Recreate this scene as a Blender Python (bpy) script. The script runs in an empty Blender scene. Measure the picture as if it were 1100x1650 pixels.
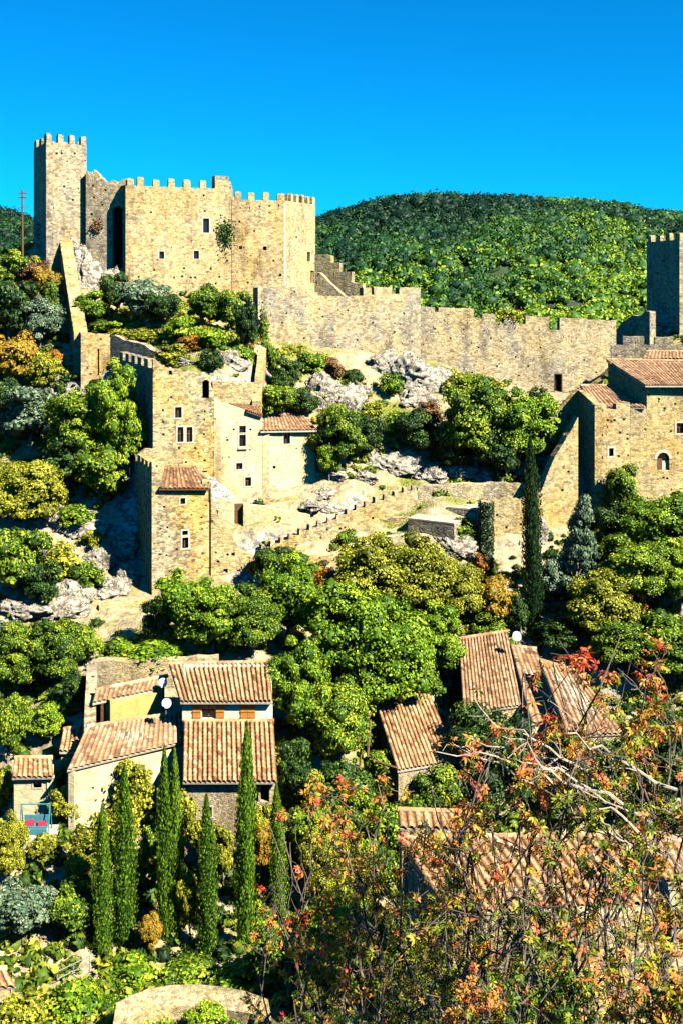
import bpy, math, random
import numpy as np
from mathutils import Vector, noise as mnoise

# ------------------------------------------------------------------ camera, sky, sun, exposure
scene = bpy.context.scene
col = scene.collection
F, HY = 1800.0, 450.0                      # focal length in photo pixels, horizon row
cam_d = bpy.data.cameras.new('camera'); cam = bpy.data.objects.new('camera', cam_d); col.objects.link(cam)
cam.location = (0, 0, 0); cam.rotation_euler = (math.radians(90), 0, 0)
cam_d.sensor_width = 36; cam_d.sensor_fit = 'AUTO'; cam_d.lens = 36 * F / 1650
cam_d.shift_y = -(825 - HY) / 1650
cam_d.clip_start = 0.5; cam_d.clip_end = 9000
scene.camera = cam
SUN_AZ, SUN_EL = 55.0, 44.0                # azimuth to the right of straight behind the camera, elevation
world = bpy.data.worlds.new('World'); scene.world = world; world.use_nodes = True
wn = world.node_tree; wn.nodes.clear()
sky = wn.nodes.new('ShaderNodeTexSky'); sky.sky_type = 'NISHITA'; sky.sun_disc = False
sky.sun_elevation = math.radians(SUN_EL); sky.sun_rotation = math.radians(180 - SUN_AZ)
sky.altitude = 400; sky.air_density = 0.9; sky.dust_density = 0.0; sky.ozone_density = 3.0
tint = wn.nodes.new('ShaderNodeMix'); tint.data_type = 'RGBA'; tint.blend_type = 'MULTIPLY'
tint.inputs[0].default_value = 1.0; tint.inputs[7].default_value = (0.01, 0.69, 1.18, 1)
bg = wn.nodes.new('ShaderNodeBackground'); bg.inputs[1].default_value = 0.052
wo = wn.nodes.new('ShaderNodeOutputWorld')
wn.links.new(sky.outputs[0], tint.inputs[6]); wn.links.new(tint.outputs[2], bg.inputs[0]); wn.links.new(bg.outputs[0], wo.inputs[0])
sun_d = bpy.data.lights.new('sun', 'SUN'); sun_d.energy = 5.0; sun_d.angle = math.radians(0.5); sun_d.color = (1.0, 0.95, 0.86)
sun = bpy.data.objects.new('sun', sun_d); col.objects.link(sun)
_a, _e = math.radians(SUN_AZ), math.radians(SUN_EL)
sdir = Vector((math.sin(_a) * math.cos(_e), -math.cos(_a) * math.cos(_e), math.sin(_e)))
sun.rotation_euler = sdir.to_track_quat('Z', 'Y').to_euler(); sun.location = (60, -60, 80)
vs = scene.view_settings; vs.view_transform = 'Standard'; vs.look = 'None'; vs.gamma = 1.0; vs.exposure = 1.50
scene.cycles.max_bounces = 5; scene.cycles.diffuse_bounces = 0; scene.cycles.transmission_bounces = 2
scene.cycles.transparent_max_bounces = 4

# ------------------------------------------------------------------ helpers
def P(px, py, Y): return Vector(((px - 550) / F * Y, Y, (HY - py) / F * Y))
def PX(px, Y): return (px - 550) / F * Y
def ZZ(py, Y): return (HY - py) / F * Y

def tag(o, label=None, cat=None, group=None, kind=None):
    if label: o['label'] = label
    if cat: o['category'] = cat
    if group: o['group'] = group
    if kind or label: o['kind'] = kind or 'thing'
    return o

def thing(name, label, cat, loc=(0, 0, 0), group=None):
    o = bpy.data.objects.new(name, None); o.empty_display_size = 0.5
    col.objects.link(o); o.location = loc
    return tag(o, label, cat, group)

def root_loc(p):
    l = Vector((0, 0, 0))
    while p is not None:
        l += Vector(p.location); p = p.parent
    return l

class MB:
    def __init__(s): s.v = []; s.f = []; s.t = []; s.cur = 0.5
    def vert(s, p): s.v.append((p[0], p[1], p[2])); s.t.append(s.cur); return len(s.v) - 1
    def poly(s, pts): s.f.append([s.vert(p) for p in pts])
    def prism(s, b, t):                       # two rings of equal length, b bottom CCW seen from above
        n = len(b); i0 = [s.vert(p) for p in b]; i1 = [s.vert(p) for p in t]
        s.f.append(i0[::-1]); s.f.append(i1)
        for k in range(n):
            j = (k + 1) % n; s.f.append([i0[k], i0[j], i1[j], i1[k]])
    def box(s, c, size, rz=0.0, taper=1.0):
        cx, cy, cz = c; hx, hy, hz = size[0] / 2, size[1] / 2, size[2] / 2
        ca, sa = math.cos(rz), math.sin(rz)
        def ring(z, k): return [(cx + (x * ca - y * sa) * k, cy + (x * sa + y * ca) * k, z) for x, y in ((-hx, -hy), (hx, -hy), (hx, hy), (-hx, hy))]
        s.prism(ring(cz - hz, 1), ring(cz + hz, taper))
    def tube(s, pts, rads, n=6, cap=True):
        rings = []
        for i, p in enumerate(pts):
            p = Vector(p); d = (Vector(pts[min(i + 1, len(pts) - 1)]) - Vector(pts[max(i - 1, 0)]))
            if d.length < 1e-9: d = Vector((0, 0, 1))
            d.normalize(); a = d.cross(Vector((0.31, 0.17, 0.93)));
            if a.length < 0.05: a = d.cross(Vector((1, 0, 0)))
            a.normalize(); b = d.cross(a); r = rads[i] if hasattr(rads, '__len__') else rads
            rings.append([s.vert(p + (a * math.cos(2 * math.pi * k / n) + b * math.sin(2 * math.pi * k / n)) * r) for k in range(n)])
        for i in range(len(rings) - 1):
            for k in range(n):
                j = (k + 1) % n; s.f.append([rings[i][k], rings[i][j], rings[i + 1][j], rings[i + 1][k]])
        if cap: s.f.append(rings[0][::-1]); s.f.append(rings[-1])
    def build(s, name, mat, parent=None, smooth=False):
        o0 = root_loc(parent)
        me = bpy.data.meshes.new(name)
        me.from_pydata([(a - o0.x, b - o0.y, c - o0.z) for a, b, c in s.v], [], s.f)
        at = me.attributes.new('tint', 'FLOAT', 'POINT'); at.data.foreach_set('value', s.t)
        if smooth: me.shade_smooth()
        me.materials.append(mat)
        o = bpy.data.objects.new(name, me); col.objects.link(o)
        if parent: o.parent = parent
        return o

def np_mesh(name, V, Q, tint, mat, parent=None, smooth=False):
    """V (n,3), Q (m,k) faces of equal size k, or a list of such arrays"""
    if not isinstance(Q, list): Q = [Q]
    me = bpy.data.meshes.new(name)
    me.vertices.add(len(V)); me.vertices.foreach_set('co', np.asarray(V, np.float32).ravel())
    nl = sum(q.size for q in Q); nf = sum(len(q) for q in Q)
    me.loops.add(nl); me.polygons.add(nf)
    me.loops.foreach_set('vertex_index', np.concatenate([q.ravel() for q in Q]).astype(np.int32))
    tot = np.concatenate([np.full(len(q), q.shape[1]) for q in Q]); st = np.concatenate([[0], np.cumsum(tot)[:-1]])
    me.polygons.foreach_set('loop_start', st.astype(np.int32)); me.polygons.foreach_set('loop_total', tot.astype(np.int32))
    if tint is not None:
        at = me.attributes.new('tint', 'FLOAT', 'POINT'); at.data.foreach_set('value', np.asarray(tint, np.float32))
    me.update(calc_edges=True); me.validate()
    if smooth: me.shade_smooth()
    if mat: me.materials.append(mat)
    o = bpy.data.objects.new(name, me); col.objects.link(o)
    if parent: o.parent = parent
    return o

def _h(ix, iy, s):
    n = (ix.astype(np.int64) * 374761393 + iy.astype(np.int64) * 668265263 + s * 1442695041) & 0x7fffffff
    n = ((n ^ (n >> 13)) * 1274126177) & 0x7fffffff
    return ((n ^ (n >> 16)) & 0xffff) / 65535.0
def vnoise(x, y, s=0):
    x = np.asarray(x, float); y = np.asarray(y, float); ix = np.floor(x); iy = np.floor(y)
    fx = x - ix; fy = y - iy; fx = fx * fx * (3 - 2 * fx); fy = fy * fy * (3 - 2 * fy)
    a = _h(ix, iy, s); b = _h(ix + 1, iy, s); c = _h(ix, iy + 1, s); d = _h(ix + 1, iy + 1, s)
    return (a * (1 - fx) + b * fx) * (1 - fy) + (c * (1 - fx) + d * fx) * fy - 0.5
def fbm(x, y, s=0, o=4):
    r = 0; a = 1.0
    for k in range(o): r = r + a * vnoise(x * 2 ** k, y * 2 ** k, s + k * 17); a *= 0.5
    return r
def sstep(a, b, x): t = np.clip((x - a) / (b - a), 0, 1); return t * t * (3 - 2 * t)

# ------------------------------------------------------------------ materials
def newmat(name):
    m = bpy.data.materials.new(name); m.use_nodes = True; nt = m.node_tree; nt.nodes.clear()
    return m, nt, nt.nodes, nt.links
def N(nt, typ, **kw):
    n = nt.nodes.new(typ)
    for k, v in kw.items(): setattr(n, k, v)
    return n
def math_n(nt, op, a, b=None, c=None):
    n = N(nt, 'ShaderNodeMath', operation=op)
    for i, v in enumerate((a, b, c)):
        if v is None: continue
        if hasattr(v, 'links'): nt.links.new(v, n.inputs[i])
        else: n.inputs[i].default_value = v
    return n.outputs[0]
def mix_n(nt, fac, a, b, blend='MIX'):
    n = N(nt, 'ShaderNodeMix', data_type='RGBA', blend_type=blend)
    for i, v in ((0, fac), (6, a), (7, b)):
        if hasattr(v, 'links'): nt.links.new(v, n.inputs[i])
        else: n.inputs[i].default_value = v if i == 0 else (v[0], v[1], v[2], 1)
    return n.outputs[2]
def ramp_n(nt, fac, stops, interp='LINEAR'):
    n = N(nt, 'ShaderNodeValToRGB'); n.color_ramp.interpolation = interp; e = n.color_ramp.elements
    while len(e) < len(stops): e.new(0.5)
    for k, (p, c) in enumerate(stops):
        e[k].position = p; e[k].color = (c[0], c[1], c[2], 1)
    nt.links.new(fac, n.inputs[0]); return n.outputs[0]
def noise_n(nt, vec, scale, detail=4, rough=0.6, lac=2.0):
    n = N(nt, 'ShaderNodeTexNoise'); n.inputs['Scale'].default_value = scale; n.inputs['Detail'].default_value = detail
    n.inputs['Roughness'].default_value = rough; nt.links.new(vec, n.inputs['Vector']); return n.outputs[0]
def pos_n(nt, scale=(1, 1, 1)):
    g = N(nt, 'ShaderNodeNewGeometry'); m = N(nt, 'ShaderNodeVectorMath', operation='MULTIPLY')
    nt.links.new(g.outputs['Position'], m.inputs[0]); m.inputs[1].default_value = scale; return m.outputs[0]
def finish(nt, color, rough=0.9, bump=None, strength=0.5, dist=0.1, spec=0.2):
    b = N(nt, 'ShaderNodeBsdfPrincipled'); o = N(nt, 'ShaderNodeOutputMaterial')
    if hasattr(color, 'links'): nt.links.new(color, b.inputs['Base Color'])
    else: b.inputs['Base Color'].default_value = (*color, 1)
    b.inputs['Roughness'].default_value = rough; b.inputs['Specular IOR Level'].default_value = spec
    if bump is not None:
        bn = N(nt, 'ShaderNodeBump'); bn.inputs['Strength'].default_value = strength; bn.inputs['Distance'].default_value = dist
        nt.links.new(bump, bn.inputs['Height']); nt.links.new(bn.outputs[0], b.inputs['Normal'])
    nt.links.new(b.outputs[0], o.inputs[0])

def stone_mat(name, base, ochre, grey, ochre_amt=0.5, grey_amt=0.5, size=0.34, holes=1.0, contrast=1.0, plaster=0.0):
    """rubble masonry: irregular stones, mortar joints, weather stains, lost-stone holes painted dark"""
    m, nt, _, L = newmat(name)
    p = pos_n(nt, (1 / size, 1 / size, 1.75 / size))
    wob = N(nt, 'ShaderNodeTexNoise'); wob.inputs['Scale'].default_value = 0.7; wob.inputs['Detail'].default_value = 2; L.new(p, wob.inputs['Vector'])
    pv = N(nt, 'ShaderNodeVectorMath', operation='MULTIPLY_ADD'); L.new(wob.outputs[1], pv.inputs[0]); pv.inputs[1].default_value = (.5, .5, .5); L.new(p, pv.inputs[2])
    v = N(nt, 'ShaderNodeTexVoronoi'); v.inputs['Scale'].default_value = 1; L.new(pv.outputs[0], v.inputs['Vector'])
    ve = N(nt, 'ShaderNodeTexVoronoi', feature='DISTANCE_TO_EDGE'); ve.inputs['Scale'].default_value = 1; L.new(pv.outputs[0], ve.inputs['Vector'])
    sep = N(nt, 'ShaderNodeSeparateColor'); L.new(v.outputs['Color'], sep.inputs[0])
    pw = pos_n(nt)
    n1 = noise_n(nt, pw, 0.16, 5, 0.62); n2 = noise_n(nt, pos_n(nt, (1, 1, 0.45)), 0.33, 6, 0.7); n3 = noise_n(nt, pw, 2.3, 3, 0.7)
    oc = math_n(nt, 'MULTIPLY', ramp_n(nt, n1, [(0.44, (0, 0, 0)), (0.60, (1, 1, 1))]), ochre_amt)
    gr = math_n(nt, 'MULTIPLY', ramp_n(nt, n2, [(0.44, (0, 0, 0)), (0.63, (1, 1, 1))]), grey_amt)
    c = mix_n(nt, oc, base, ochre); c = mix_n(nt, gr, c, grey)
    rnd = ramp_n(nt, sep.outputs[0], [(0.0, (1 - .52 * contrast,) * 3), (0.3, (1 - .18 * contrast,) * 3), (0.75, (1.0,) * 3), (1.0, (1 + .35 * contrast,) * 3)])
    c = mix_n(nt, 1.0 - plaster * 0.6, c, rnd, 'MULTIPLY')
    fine = ramp_n(nt, n3, [(0.3, (0.72, 0.70, 0.66)), (0.5, (1, 1, 1)), (0.75, (1.12, 1.10, 1.02))])
    c = mix_n(nt, 0.8, c, fine, 'MULTIPLY')
    joint = ramp_n(nt, ve.outputs['Distance'], [(0.0, (0.48, 0.44, 0.38)), (0.09, (1, 1, 1))])
    c = mix_n(nt, 0.75 - plaster * 0.5, c, joint, 'MULTIPLY')
    stn = noise_n(nt, pos_n(nt, (1, 1, 0.3)), 0.42, 7, 0.75); c = mix_n(nt, 0.9 - plaster * .4, c, ramp_n(nt, stn, [(0.34, (0.42, 0.38, 0.32)), (0.48, (0.93, 0.92, 0.90)), (0.62, (1.08, 1.06, 1.0))]), 'MULTIPLY')
    if holes > 0:
        hv = N(nt, 'ShaderNodeTexVoronoi'); hv.inputs['Scale'].default_value = 0.95; L.new(pw, hv.inputs['Vector'])
        h = ramp_n(nt, hv.outputs['Distance'], [(0.10 * holes, (0.16, 0.13, 0.10)), (0.16 * holes, (1, 1, 1))])  # dark dots in the colour stand in for shade inside putlog holes
        c = mix_n(nt, 1.0, c, h, 'MULTIPLY')
    hb = math_n(nt, 'MINIMUM', ve.outputs['Distance'], 0.16)
    hb = math_n(nt, 'MULTIPLY_ADD', sep.outputs[1], 0.12, hb); hb = math_n(nt, 'MULTIPLY_ADD', n3, 0.10, hb)
    finish(nt, c, 0.95, hb, 0.6, 0.22 * (1 - plaster * 0.7))
    return m

def plain_mat(name, color, rough=0.7, var=0.2, scale=3.0, spec=0.3):
    m, nt, _, L = newmat(name); n = noise_n(nt, pos_n(nt), scale, 4, 0.6)
    k = ramp_n(nt, n, [(0.3, (1 - var,) * 3), (0.7, (1 + var * 0.6,) * 3)])
    finish(nt, mix_n(nt, 1.0, color, k, 'MULTIPLY'), rough, n, 0.15, 0.05, spec); return m

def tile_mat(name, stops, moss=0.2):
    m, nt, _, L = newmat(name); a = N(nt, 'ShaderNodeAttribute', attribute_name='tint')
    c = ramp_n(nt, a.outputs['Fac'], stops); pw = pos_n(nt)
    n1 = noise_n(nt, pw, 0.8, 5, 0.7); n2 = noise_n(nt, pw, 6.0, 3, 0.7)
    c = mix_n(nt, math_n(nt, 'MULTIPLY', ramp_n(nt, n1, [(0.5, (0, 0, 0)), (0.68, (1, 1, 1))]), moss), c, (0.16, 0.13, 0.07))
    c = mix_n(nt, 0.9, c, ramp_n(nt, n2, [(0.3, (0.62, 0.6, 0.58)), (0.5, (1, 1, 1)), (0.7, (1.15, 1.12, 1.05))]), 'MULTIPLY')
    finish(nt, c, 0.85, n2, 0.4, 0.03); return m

def leaf_mat(name, stops, trans=0.18, obj_var=0.18, big=0.0, rough=0.55):
    m, nt, _, L = newmat(name); a = N(nt, 'ShaderNodeAttribute', attribute_name='tint')
    oi = N(nt, 'ShaderNodeObjectInfo')
    f = math_n(nt, 'ADD', a.outputs['Fac'], math_n(nt, 'MULTIPLY', math_n(nt, 'SUBTRACT', oi.outputs['Random'], 0.5), obj_var))
    if big: f = math_n(nt, 'ADD', f, math_n(nt, 'MULTIPLY', math_n(nt, 'SUBTRACT', noise_n(nt, pos_n(nt), big, 3, 0.6), 0.5), 0.9))
    c = ramp_n(nt, f, stops)
    d = N(nt, 'ShaderNodeBsdfPrincipled'); d.inputs['Roughness'].default_value = rough; d.inputs['Specular IOR Level'].default_value = 0.25
    t = N(nt, 'ShaderNodeBsdfTranslucent'); mx = N(nt, 'ShaderNodeMixShader'); mx.inputs[0].default_value = trans
    o = N(nt, 'ShaderNodeOutputMaterial'); L.new(c, d.inputs['Base Color']); L.new(mix_n(nt, 1.0, c, (1.2, 1.15, 0.6), 'MULTIPLY'), t.inputs[0])
    L.new(d.outputs[0], mx.inputs[1]); L.new(t.outputs[0], mx.inputs[2]); L.new(mx.outputs[0], o.inputs[0])
    return m

M = {}
M['stone'] = stone_mat('warm_rubble_stone', (0.59, 0.445, 0.195), (0.60, 0.36, 0.075), (0.40, 0.35, 0.25), 0.55, 0.55)
M['keep'] = stone_mat('keep_ashlar_stone', (0.61, 0.46, 0.21), (0.60, 0.37, 0.11), (0.46, 0.42, 0.32), 0.5, 0.35, 0.36, 0.8)
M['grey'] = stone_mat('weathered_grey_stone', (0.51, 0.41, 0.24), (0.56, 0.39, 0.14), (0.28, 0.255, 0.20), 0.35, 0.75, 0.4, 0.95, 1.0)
M['curtain'] = stone_mat('curtain_wall_stone', (0.57, 0.455, 0.25), (0.60, 0.43, 0.16), (0.31, 0.285, 0.225), 0.5, 0.9, 0.36, 0.85, 1.0)
M['fine'] = stone_mat('small_stone_masonry', (0.56, 0.45, 0.24), (0.60, 0.43, 0.14), (0.38, 0.33, 0.24), 0.5, 0.6, 0.17, 0.4, 1.1, 0.1)
M['ochre'] = stone_mat('lime_washed_ochre_stone', (0.66, 0.515, 0.235), (0.67, 0.41, 0.085), (0.42, 0.36, 0.24), 0.8, 0.7, 0.34, 0.9, 1.3, 0.05)
M['render'] = stone_mat('pale_lime_render', (0.66, 0.57, 0.33), (0.62, 0.48, 0.20), (0.55, 0.48, 0.36), 0.4, 0.35, 0.6, 0.0, 0.45, 0.9)
M['limewash'] = stone_mat('limewashed_rubble', (0.78, 0.66, 0.36), (0.76, 0.53, 0.17), (0.60, 0.52, 0.36), 0.6, 0.35, 0.34, 0.7, 0.7, 0.5)
M['cream'] = stone_mat('cream_render', (0.80, 0.72, 0.52), (0.74, 0.62, 0.38), (0.66, 0.6, 0.48), 0.3, 0.25, 0.6, 0.0, 0.3, 1.0)
M['pale_twig'] = plain_mat('pale_bough_bark', (0.48, 0.38, 0.27), 0.9, 0.5, 5)
M['orange_render'] = stone_mat('ochre_render', (0.60, 0.40, 0.12), (0.62, 0.38, 0.09), (0.52, 0.37, 0.15), 0.4, 0.3, 0.6, 0.0, 0.3, 1.0)
M['pale'] = plain_mat('pale_dressed_stone', (0.56, 0.48, 0.33), 0.9, 0.3, 4)
M['dark'] = plain_mat('dark_glass_and_recess', (0.012, 0.012, 0.016), 0.25, 0.3, 2, 0.5)  # also fills bare castle openings, its black standing in for shade inside
M['void'] = plain_mat('dark_opening', (0.02, 0.017, 0.013), 0.95, 0.3, 2, 0.1)  # near-black sheets set inside openings, painting the shade of their depth
M['wood'] = plain_mat('brown_wood', (0.14, 0.07, 0.03), 0.8, 0.4, 6)
M['shutter'] = plain_mat('orange_brown_shutter', (0.50, 0.20, 0.03), 0.6, 0.2, 8)
M['white'] = plain_mat('white_painted_metal', (0.78, 0.78, 0.76), 0.4, 0.08, 4)
M['metal'] = plain_mat('grey_metal', (0.22, 0.22, 0.23), 0.5, 0.2, 4)
M['turquoise'] = plain_mat('turquoise_fabric', (0.05, 0.22, 0.24), 0.7, 0.2, 8)
M['red'] = plain_mat('red_cushion', (0.35, 0.03, 0.06), 0.8, 0.2, 8)
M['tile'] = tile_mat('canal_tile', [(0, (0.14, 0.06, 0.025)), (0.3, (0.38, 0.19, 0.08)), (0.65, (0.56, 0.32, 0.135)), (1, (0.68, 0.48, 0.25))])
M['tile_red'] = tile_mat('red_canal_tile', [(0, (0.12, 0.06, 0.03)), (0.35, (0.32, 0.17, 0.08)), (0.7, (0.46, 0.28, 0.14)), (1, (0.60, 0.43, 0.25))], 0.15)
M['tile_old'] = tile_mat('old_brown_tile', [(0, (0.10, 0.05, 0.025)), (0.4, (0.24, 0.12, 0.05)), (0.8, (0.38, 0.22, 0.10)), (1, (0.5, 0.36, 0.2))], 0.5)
M['bark'] = plain_mat('grey_bark', (0.24, 0.20, 0.16), 0.95, 0.5, 3)
M['twig'] = plain_mat('pale_twig_bark', (0.17, 0.13, 0.09), 0.9, 0.5, 5)
M['trunk_dark'] = plain_mat('dark_bark', (0.09, 0.07, 0.05), 0.95, 0.5, 3)

G_ = lambda *c: c
M['l_green'] = leaf_mat('green_leaves', [(0, (0.012, 0.035, 0.003)), (0.33, (0.06, 0.13, 0.006)), (0.57, (0.19, 0.29, 0.010)), (1, (0.48, 0.54, 0.03))])
M['l_dark'] = leaf_mat('dark_green_leaves', [(0, (0.004, 0.014, 0.003)), (0.4, (0.018, 0.055, 0.008)), (0.7, (0.07, 0.14, 0.014)), (1, (0.22, 0.30, 0.03))])
M['l_bright'] = leaf_mat('bright_green_leaves', [(0, (0.02, 0.06, 0.003)), (0.35, (0.11, 0.22, 0.006)), (0.65, (0.27, 0.40, 0.010)), (1, (0.55, 0.60, 0.04))])
M['l_lime'] = leaf_mat('yellow_green_leaves', [(0, (0.04, 0.05, 0.004)), (0.35, (0.19, 0.21, 0.008)), (0.65, (0.42, 0.42, 0.02)), (1, (0.65, 0.58, 0.07))])
M['l_yellow'] = leaf_mat('yellow_autumn_leaves', [(0, (0.10, 0.09, 0.01)), (0.35, (0.30, 0.22, 0.015)), (0.7, (0.48, 0.28, 0.02)), (1, (0.55, 0.20, 0.02))])
M['l_orange'] = leaf_mat('orange_autumn_leaves', [(0, (0.14, 0.10, 0.01)), (0.35, (0.42, 0.20, 0.015)), (0.7, (0.55, 0.16, 0.015)), (1, (0.60, 0.10, 0.02))])
M['l_silver'] = leaf_mat('silvery_grey_green_leaves', [(0, (0.03, 0.06, 0.03)), (0.4, (0.12, 0.19, 0.09)), (0.8, (0.26, 0.33, 0.18)), (1, (0.42, 0.46, 0.30))])
M['l_cypress'] = leaf_mat('cypress_foliage', [(0, (0.006, 0.022, 0.003)), (0.35, (0.06, 0.14, 0.010)), (0.65, (0.18, 0.31, 0.014)), (1, (0.28, 0.42, 0.03))])
M['l_ivy'] = leaf_mat('ivy_leaves', [(0, (0.004, 0.016, 0.004)), (0.5, (0.015, 0.05, 0.008)), (1, (0.07, 0.13, 0.02))], 0.1)
M['l_brown'] = leaf_mat('russet_leaves', [(0, (0.07, 0.03, 0.015)), (0.5, (0.20, 0.09, 0.03)), (1, (0.32, 0.20, 0.06))])
M['l_forest'] = leaf_mat('forest_foliage', [(0, (0.004, 0.022, 0.008)), (0.30, (0.012, 0.055, 0.014)), (0.52, (0.04, 0.12, 0.012)), (0.75, (0.19, 0.31, 0.010)), (1, (0.42, 0.50, 0.03))], 0.15, 0)
M['l_scrub'] = leaf_mat('scrub_foliage', [(0, (0.008, 0.025, 0.004)), (0.3, (0.05, 0.11, 0.008)), (0.55, (0.19, 0.24, 0.015)), (0.8, (0.42, 0.38, 0.04)), (1, (0.55, 0.33, 0.06))], 0.2, 0, 0.09)
M['l_autumn'] = leaf_mat('mixed_autumn_leaves', [(0, (0.02, 0.06, 0.004)), (0.22, (0.13, 0.22, 0.008)), (0.38, (0.36, 0.36, 0.015)), (0.52, (0.62, 0.29, 0.035)), (0.74, (0.72, 0.20, 0.06)), (1, (0.85, 0.04, 0.03))], 0.25, 0.06)

def ground_mat():
    m, nt, _, L = newmat('hillside_ground')
    g = N(nt, 'ShaderNodeNewGeometry'); pw = g.outputs['Position']
    n1 = noise_n(nt, pw, 0.12, 5, 0.6); n2 = noise_n(nt, pw, 1.1, 5, 0.7); n3 = noise_n(nt, pw, 5.0, 3, 0.7)
    soil = ramp_n(nt, n2, [(0.3, (0.16, 0.11, 0.05)), (0.5, (0.42, 0.33, 0.17)), (0.7, (0.60, 0.50, 0.30))])
    grass = ramp_n(nt, n3, [(0.3, (0.04, 0.06, 0.008)), (0.5, (0.16, 0.18, 0.02)), (0.7, (0.38, 0.34, 0.09))])
    c = mix_n(nt, ramp_n(nt, n1, [(0.50, (0, 0, 0)), (0.62, (1, 1, 1))]), soil, grass)
    sp = N(nt, 'ShaderNodeSeparateXYZ'); L.new(g.outputs['Normal'], sp.inputs[0])
    ridg = math_n(nt, 'ABSOLUTE', math_n(nt, 'SUBTRACT', noise_n(nt, pos_n(nt, (1, 1, 2.2)), 0.55, 8, 0.72), 0.5))
    rock = ramp_n(nt, n2, [(0.3, (0.22, 0.20, 0.17)), (0.5, (0.48, 0.45, 0.39)), (0.7, (0.66, 0.62, 0.54))])
    rock = mix_n(nt, 1.0, rock, ramp_n(nt, ridg, [(0.0, (0.12, 0.11, 0.10)), (0.05, (1, 1, 1))]), 'MULTIPLY')
    st = math_n(nt, 'ADD', sp.outputs[2], math_n(nt, 'MULTIPLY', math_n(nt, 'SUBTRACT', n2, 0.5), 0.5))
    c = mix_n(nt, ramp_n(nt, st, [(0.62, (1, 1, 1)), (0.78, (0, 0, 0))]), c, rock)
    h = math_n(nt, 'ADD', n2, math_n(nt, 'MULTIPLY', n3, 0.4))
    finish(nt, c, 0.95, h, 0.8, 0.5); return m
M['ground'] = ground_mat()
def rock_mat():
    m, nt, _, L = newmat('pale_limestone'); pw = pos_n(nt)
    n2 = noise_n(nt, pw, 1.3, 6, 0.72); n3 = noise_n(nt, pw, 5, 4, 0.7)
    c = ramp_n(nt, n2, [(0.28, (0.18, 0.15, 0.11)), (0.40, (0.42, 0.36, 0.26)), (0.52, (0.60, 0.525, 0.38)), (0.70, (0.72, 0.64, 0.48))])
    rd = math_n(nt, 'ABSOLUTE', math_n(nt, 'SUBTRACT', noise_n(nt, pos_n(nt, (1, 1, 1.8)), 0.7, 8, 0.7), 0.5))
    c = mix_n(nt, 1.0, c, ramp_n(nt, rd, [(0.0, (0.05, 0.045, 0.04)), (0.02, (0.5, 0.48, 0.45)), (0.04, (1, 1, 1))]), 'MULTIPLY')
    c = mix_n(nt, 1.0, c, ramp_n(nt, n3, [(0.35, (0.6, 0.58, 0.55)), (0.55, (1, 1, 1))]), 'MULTIPLY')
    finish(nt, c, 0.9, math_n(nt, 'ADD', n2, rd), 0.8, 0.6); return m
M['rock'] = rock_mat()
M['far_ground'] = plain_mat('far_hill_ground', (0.035, 0.06, 0.02), 0.95, 0.6, 0.08)
M['path'] = plain_mat('pale_dusty_path', (0.52, 0.43, 0.27), 0.95, 0.3, 1.5)

# ------------------------------------------------------------------ terrain
CTRL = [ # photo column, photo row, distance of ground seen or standing there
 (0,1640,60),(150,1640,60),(300,1625,61),(450,1640,60),(600,1640,58),
 (0,1520,66),(150,1550,66),(300,1550,66),(450,1530,67),
 (0,1420,71),(100,1380,73),(370,1400,76),(300,1400,75),(220,1380,74),(520,1350,75),(60,1305,77),
 (0,1300,80),(0,1200,85),(90,1230,81),(60,1150,87),(0,1080,93),(130,1180,84),(150,1060,93),(300,1040,91),(420,1045,91),(250,1030,94),
 (520,1290,79),
 (480,1110,90),(600,1130,90),
 (0,1000,99),(80,1000,99),(160,1005,99),(300,985,99),(420,960,104),(520,960,103),(640,940,103),(760,960,103),(850,970,102),(960,980,101),(1100,980,101),
 (240,968,103),(300,960,104.5),(410,952,106),(190,930,108),
 (0,900,106),(60,900,106),(130,900,107),(0,830,112),(80,820,113),(180,800,113),
 (430,895,107.5),(480,900,108.3),(560,882,110.3),(640,855,112.2),(690,866,109.4),(745,846,111.0),(820,842,111.8),(600,875,109.3),(790,910,108),(860,920,107),
 (420,840,110),(480,830,112),(560,795,115),(370,818,112.6),(400,820,112.8),(440,815,112.8),(480,808,113.5),(505,800,114.3),(350,835,110.5),(380,790,116),(460,775,117),(440,790,115),(500,775,118),(640,770,118),(740,768,119),(830,770,119),(700,815,113),
 (950,860,112),(1050,850,112),(1120,845,112),(900,800,116),(960,822,114),
 (0,740,118),(80,740,118),(160,720,118),(210,740,116),
 (0,640,126),(80,640,127),(110,600,129),(0,540,135),(60,520,137),(0,440,146),(40,425,149),(75,390,152),(95,400,151),
 (150,430,150),(190,470,149),(240,487,147),(330,488,147.5),(400,480,149),
 (160,535,133),(240,530,132),(320,540,131),(400,545,131),(262,622,121),(200,640,122),(225,655,118),(262,645,117),(300,640,115.6),(150,645,127),(320,595,118),(390,610,120),(300,560,126),(400,570,127),
 (440,560,136),(520,580,136),(600,600,136),(700,595,141),(800,622,142),(850,628,146),(900,640,146.5),(960,636,147),(850,600,152),(950,600,152),(760,608,145),
 (450,640,126),(520,660,126),(600,690,124),(700,690,125),(800,730,121),(870,700,124),
 (540,720,119.5),(600,735,120),(700,740,121),
 (1050,545,160),(1100,545,158),(1000,560,145),(1050,600,133),(1100,620,128),
]
wp = [P(a, b, y) for a, b, y in CTRL]
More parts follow.
